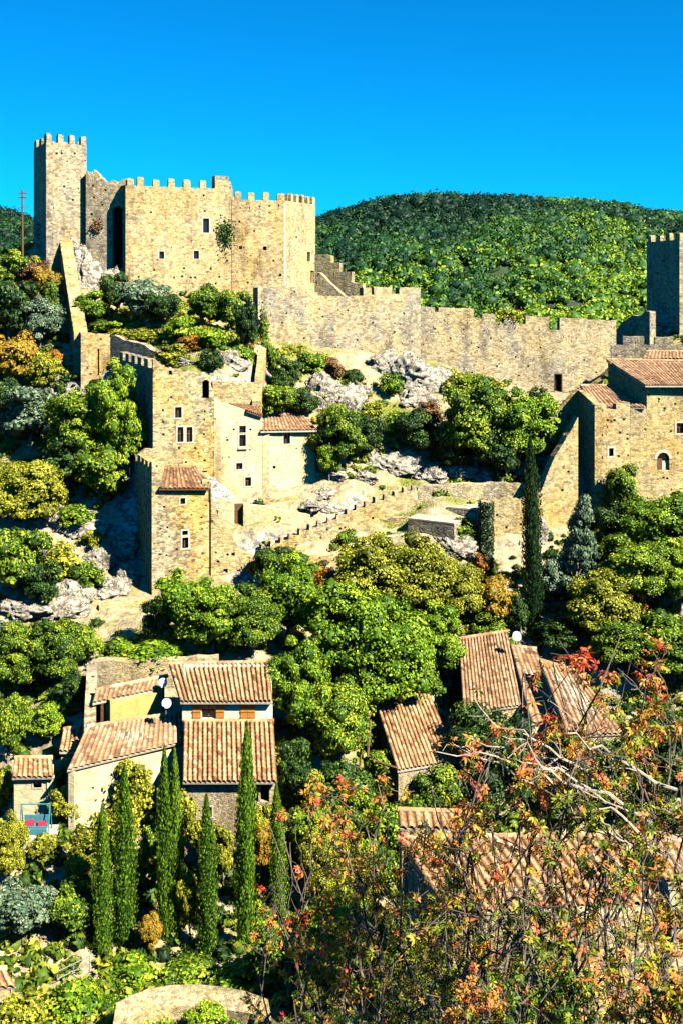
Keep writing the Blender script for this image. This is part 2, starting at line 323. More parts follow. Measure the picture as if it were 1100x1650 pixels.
wp += [Vector(v) for v in [(0,-12,-1),(-40,-12,-3),(40,-12,-1),(-90,-12,-6),(90,-12,-4),(0,0,-2.2),(5,82,-40),(12,90,-38.5),(20,84,-40),(4,75,-41.5),(28,78,-40),(14,96.5,-35.5),(22,93,-37),(30,92,-36),(15,70,-41),(30,68,-40),(10,56,-38.5),(25,56,-38),(0,6,-6),(-30,0,-5),(30,0,-4),(0,20,-17),(22,20,-16),(-22,20,-18),
   (0,40,-32),(25,40,-29),(-25,40,-33),(80,40,-28),(-80,40,-34),(80,100,-26),(-80,100,-28),(80,140,-12),(-80,140,-6),(75,120,-18),
   (-50,165,2),(-20,170,0),(0,170,-3),(30,175,-9),(80,180,-14),(-80,180,-5),(-80,215,-20),(-30,215,-16),(20,215,-20),(80,215,-24),(48,165,-7)]]
CP = np.array([(v.x, v.y) for v in wp]); CZ = np.array([v.z for v in wp])
_d = np.linalg.norm(CP[:, None] - CP[None], axis=2); n_ = len(CP)
A_ = np.zeros((n_ + 3, n_ + 3)); A_[:n_, :n_] = _d - 0.35 * np.eye(n_); A_[:n_, n_] = 1; A_[:n_, n_ + 1:] = CP; A_[n_, :n_] = 1; A_[n_ + 1:, :n_] = CP.T
SOL = np.linalg.solve(A_, np.concatenate([CZ, [0, 0, 0]]))
def base_z(x, y):
    x = np.atleast_1d(np.asarray(x, float)); y = np.atleast_1d(np.asarray(y, float)); sh = x.shape
    q = np.stack([x.ravel(), y.ravel()], 1); out = np.empty(len(q))
    for i in range(0, len(q), 20000):
        c = q[i:i + 20000]; d = np.sqrt(((c[:, None] - CP[None]) ** 2).sum(2)); out[i:i + 20000] = d @ SOL[:n_] + SOL[n_] + c @ SOL[n_ + 1:]
    return out.reshape(sh)
def terr_z(x, y):
    x = np.atleast_1d(np.asarray(x, float)); y = np.atleast_1d(np.asarray(y, float))
    return base_z(x, y) + fbm(x / 7, y / 7, 3, 3) * 0.9 + fbm(x / 1.7, y / 1.7, 9, 3) * 0.45
def gz(x, y): return float(terr_z(x, y)[0])
_ys = np.arange(30, 225, 0.35)
def ground_at(px, py):
    """first point of the hillside on the sight line of a photo pixel"""
    x = (px - 550) / F * _ys; z = (HY - py) / F * _ys; t = terr_z(x, _ys) >= z
    i = int(np.argmax(t)) if t.any() else len(_ys) - 1
    Y = float(_ys[i]); return Vector((PX(px, Y), Y, gz(PX(px, Y), Y)))

def build_terrain():
    xs = np.arange(-92, 92.1, 0.7); ys = np.arange(-12, 216.1, 0.7)
    X, Y = np.meshgrid(xs, ys); Z = terr_z(X.ravel(), Y.ravel()).reshape(X.shape)
    V = np.stack([X.ravel(), Y.ravel(), Z.ravel()], 1); nx = len(xs); ny = len(ys)
    i = np.arange(nx * ny).reshape(ny, nx); Q = np.stack([i[:-1, :-1].ravel(), i[:-1, 1:].ravel(), i[1:, 1:].ravel(), i[1:, :-1].ravel()], 1)
    o = np_mesh('hillside', V, Q, None, M['ground'], smooth=True); tag(o, kind='structure')
build_terrain()
CREST_PX = [-900,-400,-60,0,40,120,508,560,620,700,800,900,1000,1100,1300,1700]
CREST_PY = [ 380, 350,336,334,350,362,356,337,324,318,319,328,341,352,362,380]
def far_z(x, y):
    cx = np.interp(x / 620 * F + 550, CREST_PX, CREST_PY); top = (HY - cx) / F * 620 - 6.5
    s = sstep(215, 620, y); z = -30 * (1 - s) + (top + 2) * s - np.maximum(y - 640, 0) * 0.06
    z = z + fbm(x / 70, y / 70, 5, 4) * 9 * sstep(200, 300, y) * (1 - 0.55 * sstep(450, 600, y))
    z = np.where(y < 200, -36 + np.clip((np.abs(x) - 110) * 0.25, 0, 70), z)
    return z
def build_far():
    xs = np.concatenate([np.arange(-3600, -700, 150), np.arange(-700, 700, 11), np.arange(700, 3601, 150)])
    ys = np.concatenate([np.arange(-2400, -60, 150), np.arange(-60, 900, 9), np.arange(900, 6000, 200)])
    X, Y = np.meshgrid(xs, ys); X = X.ravel(); Y = Y.ravel()
    cx = np.clip(X, -91, 91); cy = np.clip(Y, -11, 215); d = np.hypot(X - cx, Y - cy)
    zb = base_z(cx, cy); w = sstep(0, 90, d); Z = zb * (1 - w) + far_z(X, Y) * w
    Z = np.where(d <= 0, zb - 6, Z - 0.2)
    V = np.stack([X, Y, Z], 1); nx = len(xs); ny = len(ys); i = np.arange(nx * ny).reshape(ny, nx)
    Q = np.stack([i[:-1, :-1].ravel(), i[:-1, 1:].ravel(), i[1:, 1:].ravel(), i[1:, :-1].ravel()], 1)
    tag(np_mesh('hills', V, Q, None, M['far_ground'], smooth=True), kind='structure')
build_far()
def far_surf(x, y):
    cx = np.clip(x, -91, 91); cy = np.clip(y, -11, 215); w = sstep(0, 90, np.hypot(x - cx, y - cy))
    return base_z(cx, cy) * (1 - w) + far_z(x, y) * w
# ------------------------------------------------------------------ masonry
rng = random.Random(11)
class Wall:
    """a wall standing between two plan points, its outer face towards the right of A->B seen from above"""
    def __init__(s, A, B, thick=0.7, world=False):
        s.A = Vector(A) if world else Vector((PX(*A), A[1])); s.B = Vector(B) if world else Vector((PX(*B), B[1]))
        d = s.B - s.A; s.L = d.length; s.d = d / s.L; s.n = Vector((s.d.y, -s.d.x)); s.t = thick
    def U(s, px):
        k = (px - 550) / F; den = s.d.x - k * s.d.y
        return (k * s.A.y - s.A.x) / den
    def Z(s, px, py): return (HY - py) / F * (s.A + s.d * s.U(px)).y
    def pt(s, u, z, depth=0.0): q = s.A + s.d * u - s.n * depth; return (q.x, q.y, z)
    def px_prof(s, prof): return [(s.U(a), s.Z(a, b)) for a, b in prof]
    def op(s, x0, y0, x1, y1):
        xm = (x0 + x1) / 2; return (s.U(x0), s.U(x1), s.Z(xm, y1), s.Z(xm, y0))
    def arch(s, x0, y0, x1, y1, n=7):
        u0, u1, z0, z1 = s.op(x0, y0, x1, y1); r = (u1 - u0) / 2; o = []
        for k in range(n):
            a, b = u0 + (u1 - u0) * k / n, u0 + (u1 - u0) * (k + 1) / n; m = (a + b) / 2 - (u0 + r)
            o.append((a, b, z0, z1 - r + math.sqrt(max(r * r - m * m, 0))))
        return o
    def mesh(s, mb, z0, prof, ops=(), rag=0.0, step=0.9, t=None, ends=0.0, seed=1):
        t = t or s.t; R = random.Random(seed)
        prof = sorted(prof, key=lambda q: q[0]) if all(prof[i][0] <= prof[i + 1][0] for i in range(len(prof) - 1)) is False else prof
        us = {round(q[0], 4) for q in prof} | {round(o[0], 4) for o in ops} | {round(o[1], 4) for o in ops}
        lo, hi = prof[0][0] + ends, prof[-1][0] - ends
        us = {u for u in us if lo < u < hi} | {round(lo, 4), round(hi, 4)}
        us = sorted(us)
        if rag:
            ex = []
            for a, b in zip(us, us[1:]):
                k = int((b - a) / step)
                ex += [a + (b - a) * (i + 1) / (k + 1) for i in range(k)]
            us = sorted(us + ex)
        def top(u, side):
            m = u + 1e-4 * side
            for (a, za), (b, zb) in zip(prof, prof[1:]):
                if b - a > 1e-6 and a <= m <= b: return za + (zb - za) * (u - a) / (b - a)
            return prof[-1][1] if m > prof[-1][0] else prof[0][1]
        jit = {u: (R.uniform(-1, .4) * rag if rag else 0.0) for u in us}
        prev = None
        for a, b in zip(us, us[1:]):
            if b - a < 1e-4: continue
            ta, tb = top(a, 1) + jit[a], top(b, -1) + jit[b]; m = (a + b) / 2
            cov = sorted([(o[2], o[3]) for o in ops if o[0] - 1e-4 <= m <= o[1] + 1e-4])
            cur = z0; segs = []
            for c0, c1 in cov:
                if c0 > cur: segs.append((cur, cur, c0, c0))
                cur = max(cur, c1)
            if cur < min(ta, tb): segs.append((cur, cur, ta, tb))
            for (pa, pb, qa, qb) in segs:
                f = [s.pt(a, pa), s.pt(b, pb), s.pt(b, qb), s.pt(a, qa)]; k = [s.pt(a, pa, t), s.pt(b, pb, t), s.pt(b, qb, t), s.pt(a, qa, t)]
                mb.poly(f); mb.poly(k[::-1]); mb.poly([f[3], f[2], k[2], k[3]]); mb.poly([f[1], f[0], k[0], k[1]])
            L = [(q[0], q[2]) for q in segs]; Rr = [(q[1], q[3]) for q in segs]
            if prev is None: s._cap(mb, a, L, t, -1)
            else: s._diff(mb, a, prev, L, t)
            prev = Rr; last = b
        s._cap(mb, last, prev, t, 1)
    def _cap(s, mb, u, iv, t, side):
        for z0, z1 in iv:
            q = [s.pt(u, z0), s.pt(u, z1), s.pt(u, z1, t), s.pt(u, z0, t)]
            mb.poly(q[::-1] if side < 0 else q[::-1][::-1][::-1])
    def _diff(s, mb, u, A, B, t):
        zs = sorted({round(z, 5) for iv in (A, B) for q in iv for z in q})
        for z0, z1 in zip(zs, zs[1:]):
            if z1 - z0 < 1e-3: continue
            m = (z0 + z1) / 2; ia = any(q[0] < m < q[1] for q in A); ib = any(q[0] < m < q[1] for q in B)
            if ia != ib: mb.poly([s.pt(u, z0), s.pt(u, z1), s.pt(u, z1, t), s.pt(u, z0, t)])
    def merlons(s, lst, spans, zb, h, t=0.55, gap_z=None, seed=3):
        R = random.Random(seed)
        for u0, u1 in spans:
            mb = MB(); lst.append(mb)
            jw = (u1 - u0) * .07; u0 += R.uniform(0, jw); u1 -= R.uniform(0, jw * 1.6); hh = h * R.uniform(0.78, 1.08); z0 = zb(u0) if callable(zb) else zb
            a = [s.pt(u0, z0 - 0.02, 0.03), s.pt(u1, z0 - 0.02, 0.03), s.pt(u1, z0 - 0.02, t), s.pt(u0, z0 - 0.02, t)]
            k = (u1 - u0) * 0.10
            b = [s.pt(u0, z0 + hh * .78, 0.03), s.pt(u1, z0 + hh * .78, 0.03), s.pt(u1, z0 + hh * .78, t), s.pt(u0, z0 + hh * .78, t)]
            c = [s.pt(u0 + k, z0 + hh, 0.1), s.pt(u1 - k, z0 + hh * R.uniform(.93, 1), 0.1), s.pt(u1 - k, z0 + hh, t - .08), s.pt(u0 + k, z0 + hh, t - .08)]
            mb.prism(a, b); mb.prism(b, c)

def put(lst, mat, parent):
    for m in lst: m.build('merlon', mat, parent)

def window(parent, w, x0, y0, x1, y1, surround=0.16, bars=1, mullion=False, mat='dark', smat='pale', depth=0.28, name='window'):
    """pane set back in its reveal, stone surround, bars; returns the opening to cut"""
    u0, u1, z0, z1 = w.op(x0, y0, x1, y1)
    fr = MB()
    if surround:
        g = surround
        for a, b, c, d in ((u0 - g, u0, z0, z1), (u1, u1 + g, z0, z1), (u0 - g, u1 + g, z1, z1 + g), (u0 - g * 1.3, u1 + g * 1.3, z0 - g * .9, z0)):
            p = [w.pt(a, c, -0.035), w.pt(b, c, -0.035), w.pt(b, c, 0.3), w.pt(a, c, 0.3)]; q = [w.pt(a, d, -0.035), w.pt(b, d, -0.035), w.pt(b, d, 0.3), w.pt(a, d, 0.3)]
            fr.prism(p, q)
        o = fr.build(name, M[smat], parent)
    else:
        o = None
    pn = MB(); pn.prism([w.pt(u0, z0, depth), w.pt(u1, z0, depth), w.pt(u1, z0, depth + .06), w.pt(u0, z0, depth + .06)],
                        [w.pt(u0, z1, depth), w.pt(u1, z1, depth), w.pt(u1, z1, depth + .06), w.pt(u0, z1, depth + .06)])
    po = pn.build('pane' if o else name, M[mat], o or parent)
    if bars:
        bb = MB(); e = depth - 0.05; um = (u0 + u1) / 2; zm = z0 + (z1 - z0) * 0.55; k = 0.035
        def bar(a, b, c, d): bb.prism([w.pt(a, c, e), w.pt(b, c, e), w.pt(b, c, e + .045), w.pt(a, c, e + .045)], [w.pt(a, d, e), w.pt(b, d, e), w.pt(b, d, e + .045), w.pt(a, d, e + .045)])
        bar(um - k, um + k, z0, z1)
        if mullion: bar(u0, um - k, zm - k, zm + k); bar(um + k, u1, zm - k, zm + k)
        bb.build('window_bar', M['wood'] if bars == 1 else M[smat], o or po)
    return [(u0, u1, z0, z1)]

def hole(w, x, y, s=4.0):                  # a lost putlog stone: a small square pocket through the face
    return w.op(x - s / 2, y - s / 2, x + s / 2, y + s / 2)

def ring_walls(fp, thick=0.7):
    pts = [Vector((PX(*q), q[1])) for q in fp]
    return [Wall(pts[i], pts[(i + 1) % len(pts)], thick, True) for i in range(len(pts))]

# ---------------------------------------------------------------- canal-tile roof
def roof(parent, TL, TR, BR, BL, mat='tile', pitch=0.36, row=0.42, amp=0.085, name='roof', thick=0.14, seed=5, lab=None, gaps=0.0):
    TL, TR, BR, BL = (Vector(q) for q in (TL, TR, BR, BL)); R = random.Random(seed)
    nrm = (TR - TL).cross(BL - TL)
    if nrm.z < 0: nrm = -nrm
    nrm.normalize()
    W_ = ((TR - TL).length + (BR - BL).length) / 2; H_ = ((BL - TL).length + (BR - TR).length) / 2
    nc = max(3, round(W_ / pitch)); nr = max(2, round(H_ / row)); prof = [(0, -.1), (.14, .75), (.34, 1.0), (.54, .75), (.68, -.1), (.84, -.5)]
    V = []; Q = []; T = []
    def at(a, b):
        p = (TL + (TR - TL) * a) * (1 - b) + (BL + (BR - BL) * a) * b
        return p + nrm * (.05 + .05 * mnoise.noise(p * .55))
    for c in range(nc):
        ct = R.uniform(-.12, .12); off = R.uniform(-.02, .02)
        for r in range(nr):
            b0, b1 = r / nr, (r + 1.12) / nr; b1 = min(b1, 1.0 + 0.03 / max(H_, 1)); t = min(1, max(0, 0.5 + ct + R.gauss(0, .22))); sl = R.uniform(-.05, .05)
            if gaps and R.random() < gaps: t = 0.02
            i0 = len(V); m = len(prof)
            for k, (s_, h) in enumerate(prof + [(1.0, 0.0)]):
                a = (c + s_) / nc
                p = at(a, b0) + nrm * (h * amp * .85); q = at(a, b1) + nrm * (h * amp + 0.035 + off * .5 + sl * .2)
                V += [p[:], q[:]]; tt = t * (0.45 if h < 0.1 else 1.0); T += [tt, tt]  # channels between ridges painted darker, standing in for shade in the gaps
            for k in range(m):
                j = i0 + 2 * k; Q.append((j, j + 1, j + 3, j + 2))
            for k in range(m):                                # the lip at the lower end of each tile
                j = i0 + 2 * k; z0 = len(V); a, b = Vector(V[j + 1]), Vector(V[j + 3])
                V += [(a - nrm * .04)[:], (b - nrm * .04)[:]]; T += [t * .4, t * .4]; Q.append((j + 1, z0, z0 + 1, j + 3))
    o0 = root_loc(parent); V = np.array(V) - np.array(o0[:]); V = V
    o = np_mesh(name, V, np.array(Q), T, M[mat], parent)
    sb = MB(); dn = nrm * (-0.05); dk = nrm * (-0.05 - thick)
    e = [TL, BL, BR, TR]
    sb.prism([p + dk for p in e], [p + dn for p in e]); sb.build('eaves_board', M['pale'] if mat != 'tile_old' else M['wood'], o)
    # ridge cap tiles
    rc = MB(); R2 = random.Random(seed + 1); n = max(2, round((TR - TL).length / 0.5))
    for k in range(n):
        rc.cur = min(1, max(0, R2.gauss(.6, .2))); a = TL.lerp(TR, k / n) + nrm * .05; b = TL.lerp(TR, (k + 1.08) / n) + nrm * .07
        rc.tube([a, b], [.15, .17], 8)
    rc.build('ridge_tiles', M[mat], o)
    return o

# ================================================================= THE CASTLE ON THE CREST
def castle_tower():
    t = thing('castle_tower', 'tall square crenellated stone tower at the highest, far left end of the castle', 'tower', P(100, 390, 152))
    fp = [(75, 147), (140, 150.4), (131, 158), (55, 154.5)]; ws = ring_walls(fp, 0.9); mb = MB(); pn = []
    zt = ZZ(229, 147)
    for i, w in enumerate(ws):
        ops = []
        if i == 0:
            for x, y in ((92, 247), (100, 247), (121, 247), (104, 300), (118, 322), (86, 335)): ops.append(hole(w, x, y, 3.4))
        w.mesh(mb, -2, [(0, zt), (w.L, zt)], ops, ends=0.012 * (i % 2), rag=0.0)
    mb.poly([(q.A.x, q.A.y, zt - 0.9) for q in ws])
    mb.build('wall', M['grey'], t)
    bt = []
    for i, w in enumerate(ws):
        n = 4 if i % 2 == 0 else 3; s = w.L / (n * 2 - 1)
        w.merlons(bt, [(k * 2 * s + (0.02 if k == 0 else 0) , k * 2 * s + s - (.02 if k == n - 1 else 0)) for k in range(n)], zt + 0.004 * i, 1.15, 0.6, seed=i)
    put(bt, M['grey'], t)
    b = MB(); b.box(P(78, 222, 152.5)[:], (.8, .8, 1.6)); 
castle_tower()

def tower_wall():
    w = Wall((139, 149.2), (204, 148.9), 1.4)
    t = thing('ruined_wall', 'ragged ruined wall with a tall dark arch, joining the high tower to the keep', 'wall', P(170, 470, 154))
    mb = MB(); ops = w.arch(182, 332, 198, 432)
    for x, y in ((150, 299), (152, 318), (165, 330), (148, 345), (170, 306)): ops.append(hole(w, x, y, 3.5))
    w.mesh(mb, -8, w.px_prof([(139, 271), (152, 275), (165, 284), (176, 290), (188, 293), (198, 290), (204, 291)]), ops, rag=0.5, step=0.7, seed=4)
    mb.build('wall', M['grey'], t)
    a = MB(); z0, z1 = w.Z(193, 434), w.Z(193, 330)
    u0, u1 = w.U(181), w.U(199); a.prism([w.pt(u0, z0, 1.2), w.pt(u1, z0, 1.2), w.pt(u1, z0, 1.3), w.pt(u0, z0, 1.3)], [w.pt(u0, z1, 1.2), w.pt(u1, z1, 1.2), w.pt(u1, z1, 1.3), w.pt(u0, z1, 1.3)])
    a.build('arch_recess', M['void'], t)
tower_wall()

def keep():
    t = thing('castle_keep', 'big golden stone castle keep with crenellations along the crest of the hill', 'castle', P(330, 485, 150))
    fp = [(203, 147), (373, 152.5), (376, 168), (198, 160)]; ws = ring_walls(fp, 1.0); mb = MB(); w = ws[0]; zt = ZZ(299, 147)
    ops = []
    ops += window(t, w, 327.5, 352, 337.5, 375, 0.2, 0)
    ops += window(t, w, 257, 405, 265, 417, 0.12, 0); ops += window(t, w, 312.5, 404, 321, 417, 0.12, 0)
    for x, y in ((244, 342), (330, 340), (329, 315), (297, 432), (294, 445), (249, 435), (224, 446), (281, 447), (308, 447), (315, 447), (340, 433), (354, 446), (348, 457), (366, 420), (262, 460), (300, 470), (235, 468)):
        ops.append(hole(w, x, y, 3.2))
    for i, q in enumerate(ws): q.mesh(mb, -7, [(0, zt), (q.L, zt)], ops if i == 0 else [], ends=0.012 * (i % 2))
    mb.poly([(q.A.x, q.A.y, zt - 1.2) for q in ws]); mb.build('wall', M['keep'], t)
    bt = []; xs = [205, 221.5, 246.5, 271, 296, 322, 346]
    w.merlons(bt, [(w.U(x) + .02, w.U(x + 11.5)) for x in xs[:-1]] + [(w.U(347), w.U(371) - .02)], zt + .003, 1.15, 0.6, seed=9)
    for i in (1, 2, 3):
        q = ws[i]; n = 5; s = q.L / (2 * n - 1); q.merlons(bt, [(k * 2 * s + (.7 if k == 0 else 0), k * 2 * s + s - (.7 if k == n - 1 else 0)) for k in range(n)], zt + .004 * i, 1.1, .6, seed=i)
    put(bt, M['keep'], t)
    # corner turret on the right end of the main face, and ledge string
    c = MB(); zc = w.Z(362, 283); c.prism([w.pt(w.U(349), zt + .02, .62), w.pt(w.U(371), zt + .02, .62), w.pt(w.U(371), zt + .02, 2.2), w.pt(w.U(349), zt + .02, 2.2)],
        [w.pt(w.U(349), zc, .62), w.pt(w.U(371), zc, .62), w.pt(w.U(371), zc, 2.2), w.pt(w.U(349), zc, 2.2)]); c.build('turret', M['grey'], t)
    # right wing: lower, turns a corner at column 460
    fp = [(374, 153.6), (460, 155.5), (508, 164), (452, 171), (377, 167.8)]; ws = ring_walls(fp, 0.9); mb = MB(); w, w2 = ws[0], ws[1]; zt = ZZ(323, 155)
    ops = []
    for x, y, s in ((388, 399, 5), (427, 400, 6), (386, 357, 4), (387, 335, 3), (402, 335, 3), (418, 333, 3), (434, 332, 3), (449, 331, 3), (372.9, 340, 0.1), (410, 372, 3), (441, 420, 3), (452, 443, 4), (400, 455, 3)):
        if s > 1: ops.append(hole(w, x, y, s))
    o2 = [hole(w2, 478, 382, 3), hole(w2, 500, 414, 5), hole(w2, 497, 410, 4), hole(w2, 472, 440, 3)]
    o2 = [hole(w2, 478, 382, 3)] + window(t, w2, 495, 406, 500, 421, 0, 0, mat='void') + window(t, w2, 500.5, 436, 506, 456, 0, 0, mat='void')
    for i, q in enumerate(ws): q.mesh(mb, -7, [(0, zt), (q.L, zt)], ops if i == 0 else (o2 if i == 1 else []), ends=0.012 * (i % 2) + .004)
    mb.poly([(q.A.x, q.A.y, zt - 1.2) for q in ws]); wing = mb.build('wing_wall', M['keep'], t)
    bt = []; w.merlons(bt, [(w.U(x), w.U(x + 11)) for x in (379, 400, 423.5)] + [(w.U(447), w.L - .03)], zt + .003, 1.2, .6, seed=12)
    n = 6; s = w2.L / (2 * n - 1); w2.merlons(bt, [(k * 2 * s + (.7 if k == 0 else 0), k * 2 * s + s * .96) for k in range(n)], zt + .007, 1.2, .6, seed=2)
    put(bt, M['keep'], wing)
    # pale dressed strip on the turned corner
    q = MB(); z1 = zt - .3
    q.prism([w.pt(w.U(457), -1, -.05), w.pt(w.L + .04, -1, -.05), w.pt(w.L + .04, -1, .2), w.pt(w.U(457), -1, .2)], [w.pt(w.U(457), z1, -.05), w.pt(w.L + .04, z1, -.05), w.pt(w.L + .04, z1, .2), w.pt(w.U(457), z1, .2)])
    q.build('corner_stones', M['pale'], wing)
keep()

def stepped_wall():
    w = Wall((507, 150), (590, 147), 1.0)
    t = thing('stepped_wall', 'low stone wall stepping down to the right from the corner of the keep', 'wall', P(545, 475, 148)); mb = MB()
    w.mesh(mb, -9, w.px_prof([(507, 410), (533, 411), (533, 422), (547, 423), (547, 437), (566, 438), (566, 455), (584, 455), (584, 470), (590, 470)]), [], rag=.15)
    mb.build('wall', M['stone'], t)
    r = MB(); w2 = Wall((509, 146.5), (556, 145.0), .9)
    w2.mesh(r, -9, w2.px_prof([(509, 436), (520, 444), (556, 478)]), rag=.25); r.build('ramp', M['stone'], t)
stepped_wall()

def curtain():
    t = thing('curtain_wall', 'high grey curtain wall with square merlons below the keep, above the rocks', 'wall', P(545, 590, 139))
    w = Wall((416, 136), (677, 144), 1.3); mb = MB(); ops = []
    for x, y in ((462, 505), (455, 520), (520, 510), (560, 500), (600, 520), (635, 535), (650, 505), (490, 545), (540, 560), (575, 548)): ops.append(hole(w, x, y, 3))
    pr = [(416, 462), (500, 463), (500, 470), (512, 470), (512, 476), (560, 478), (585, 476), (585, 463), (598, 463), (598, 474), (602, 474), (602, 462), (631, 462), (631, 473), (643, 473), (643, 463), (677, 463)]
    w.mesh(mb, -18, w.px_prof(pr), ops, rag=.1, step=1.1); mb.build('wall', M['curtain'], t)
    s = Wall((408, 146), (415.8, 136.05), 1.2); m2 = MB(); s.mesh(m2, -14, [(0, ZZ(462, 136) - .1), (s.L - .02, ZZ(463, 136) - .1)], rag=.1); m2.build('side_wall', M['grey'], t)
    t2 = thing('curtain_wall', 'long low tan curtain wall with notched top running right towards the right-hand tower', 'wall', P(830, 630, 139))
    w = Wall((677.2, 144.3), (992, 148), 1.1); mb = MB()
    pr = [(677, 494), (700, 495), (700, 502), (706, 502), (706, 495), (741, 497), (741, 497), (762, 497), (762, 512), (776, 512), (776, 506), (797, 506), (797, 520), (811, 520), (811, 510),
          (832, 512), (832, 522), (846, 522), (846, 509), (884, 511), (884, 532), (901, 532), (901, 512), (960, 515), (992, 517)]
    ops = []
    for x, y in ((725, 545), (770, 560), (800, 590), (830, 575), (760, 600), (850, 590), (870, 560), (700, 530), (940, 580), (960, 600), (790, 545), (835, 605)): ops.append(hole(w, x, y, 3))
    ops += window(t2, w, 893, 603, 904, 635, 0.1, 0, mat='void', smat='wood', depth=.5, name='doorway')
    w.mesh(mb, -20, w.px_prof(pr), ops, rag=.1, step=1.1, seed=6); mb.build('wall', M['curtain'], t2)
    t3 = thing('battlement_wall', 'pale crenellated wall in front of the dark right-hand tower, above the tiled roofs', 'wall', P(1045, 580, 134))
    w = Wall((984, 134.5), (1125, 133), 1.0); mb = MB()
    pr = [(984, 552), (990, 552), (990, 541), (1003, 541), (1003, 556)] + [(1003, 556), (1037, 556), (1037, 543), (1037, 542)]
    pr = [(984, 556), (1003, 556), (1003, 542), (1037, 542), (1037, 556), (1054, 556), (1054, 543), (1084, 543), (1084, 556), (1100, 556), (1100, 544), (1125, 544)]
    w.mesh(mb, -20, w.px_prof(pr), [], rag=.08); mb.build('wall', M['grey'], t3)
curtain()

def right_tower():
    t = thing('watch_tower', 'square crenellated tower at the right edge with its shaded side dark', 'tower', P(1080, 548, 158))
    fp = [(1094, 158), (1150, 159), (1128, 170), (1041, 169)]; ws = ring_walls(fp, .9); mb = MB(); zt = ZZ(386, 158)
    for i, q in enumerate(ws):
        q.mesh(mb, -18, [(0, zt), (q.L, zt)], [hole(q, 1068, 420, 4), hole(q, 1058, 440, 3)] if i == 3 else [], ends=.012 * (i % 2))
    mb.poly([(q.A.x, q.A.y, zt - .9) for q in ws]); mb.build('wall', M['grey'], t); bt = []
    for i, q in enumerate(ws):
        n = 4; s = q.L / (2 * n - 1); q.merlons(bt, [(k * 2 * s + (.7 if k == 0 and i % 2 else .02), k * 2 * s + s * (.98 if k < n - 1 else .9)) for k in range(n)], zt + .004 * i, 1.0, .6, seed=i)
    put(bt, M['stone'], t)
    g = thing('gable_ruin', 'dark sloping ruined gable wall left of the square tower at the right edge', 'wall', P(1010, 545, 155))
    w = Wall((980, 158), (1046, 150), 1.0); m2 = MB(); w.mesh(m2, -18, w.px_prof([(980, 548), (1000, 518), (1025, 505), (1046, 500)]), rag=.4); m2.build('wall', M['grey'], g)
right_tower()

def down_wall():
    t = thing('rampart_wall', 'steep narrow rampart dropping from the high tower down to the ruined house', 'wall', P(118, 540, 134))
    a = Vector((PX(106, 149.5), 149.5)); b = Vector((PX(131, 129), 129)); w = Wall(b, a, 0, True); mb = MB()
    d = (a - b); L = d.length; d /= L; n = Vector((d.y, -d.x)); R = random.Random(3); N_ = 22; hw = .78
    tops = [ZZ(380, 149.5), ZZ(537, 129)]; rows = []
    for k in range(N_ + 1):
        f = k / N_; p = a.lerp(b, f); z = tops[0] + (tops[1] - tops[0]) * (f ** .93) + R.uniform(-.18, .18)
        rows.append([(p.x - n.x * hw, p.y - n.y * hw, z - 9), (p.x - n.x * hw, p.y - n.y * hw, z), (p.x + n.x * hw, p.y + n.y * hw, z + R.uniform(-.1, .1)), (p.x + n.x * hw, p.y + n.y * hw, z - 9)])
    for r0, r1 in zip(rows, rows[1:]):
        for k in range(3): mb.poly([r0[k], r1[k], r1[k + 1], r0[k + 1]])
    mb.poly(rows[0]); mb.poly(rows[-1][::-1]); mb.build('wall', M['stone'], t)
down_wall()

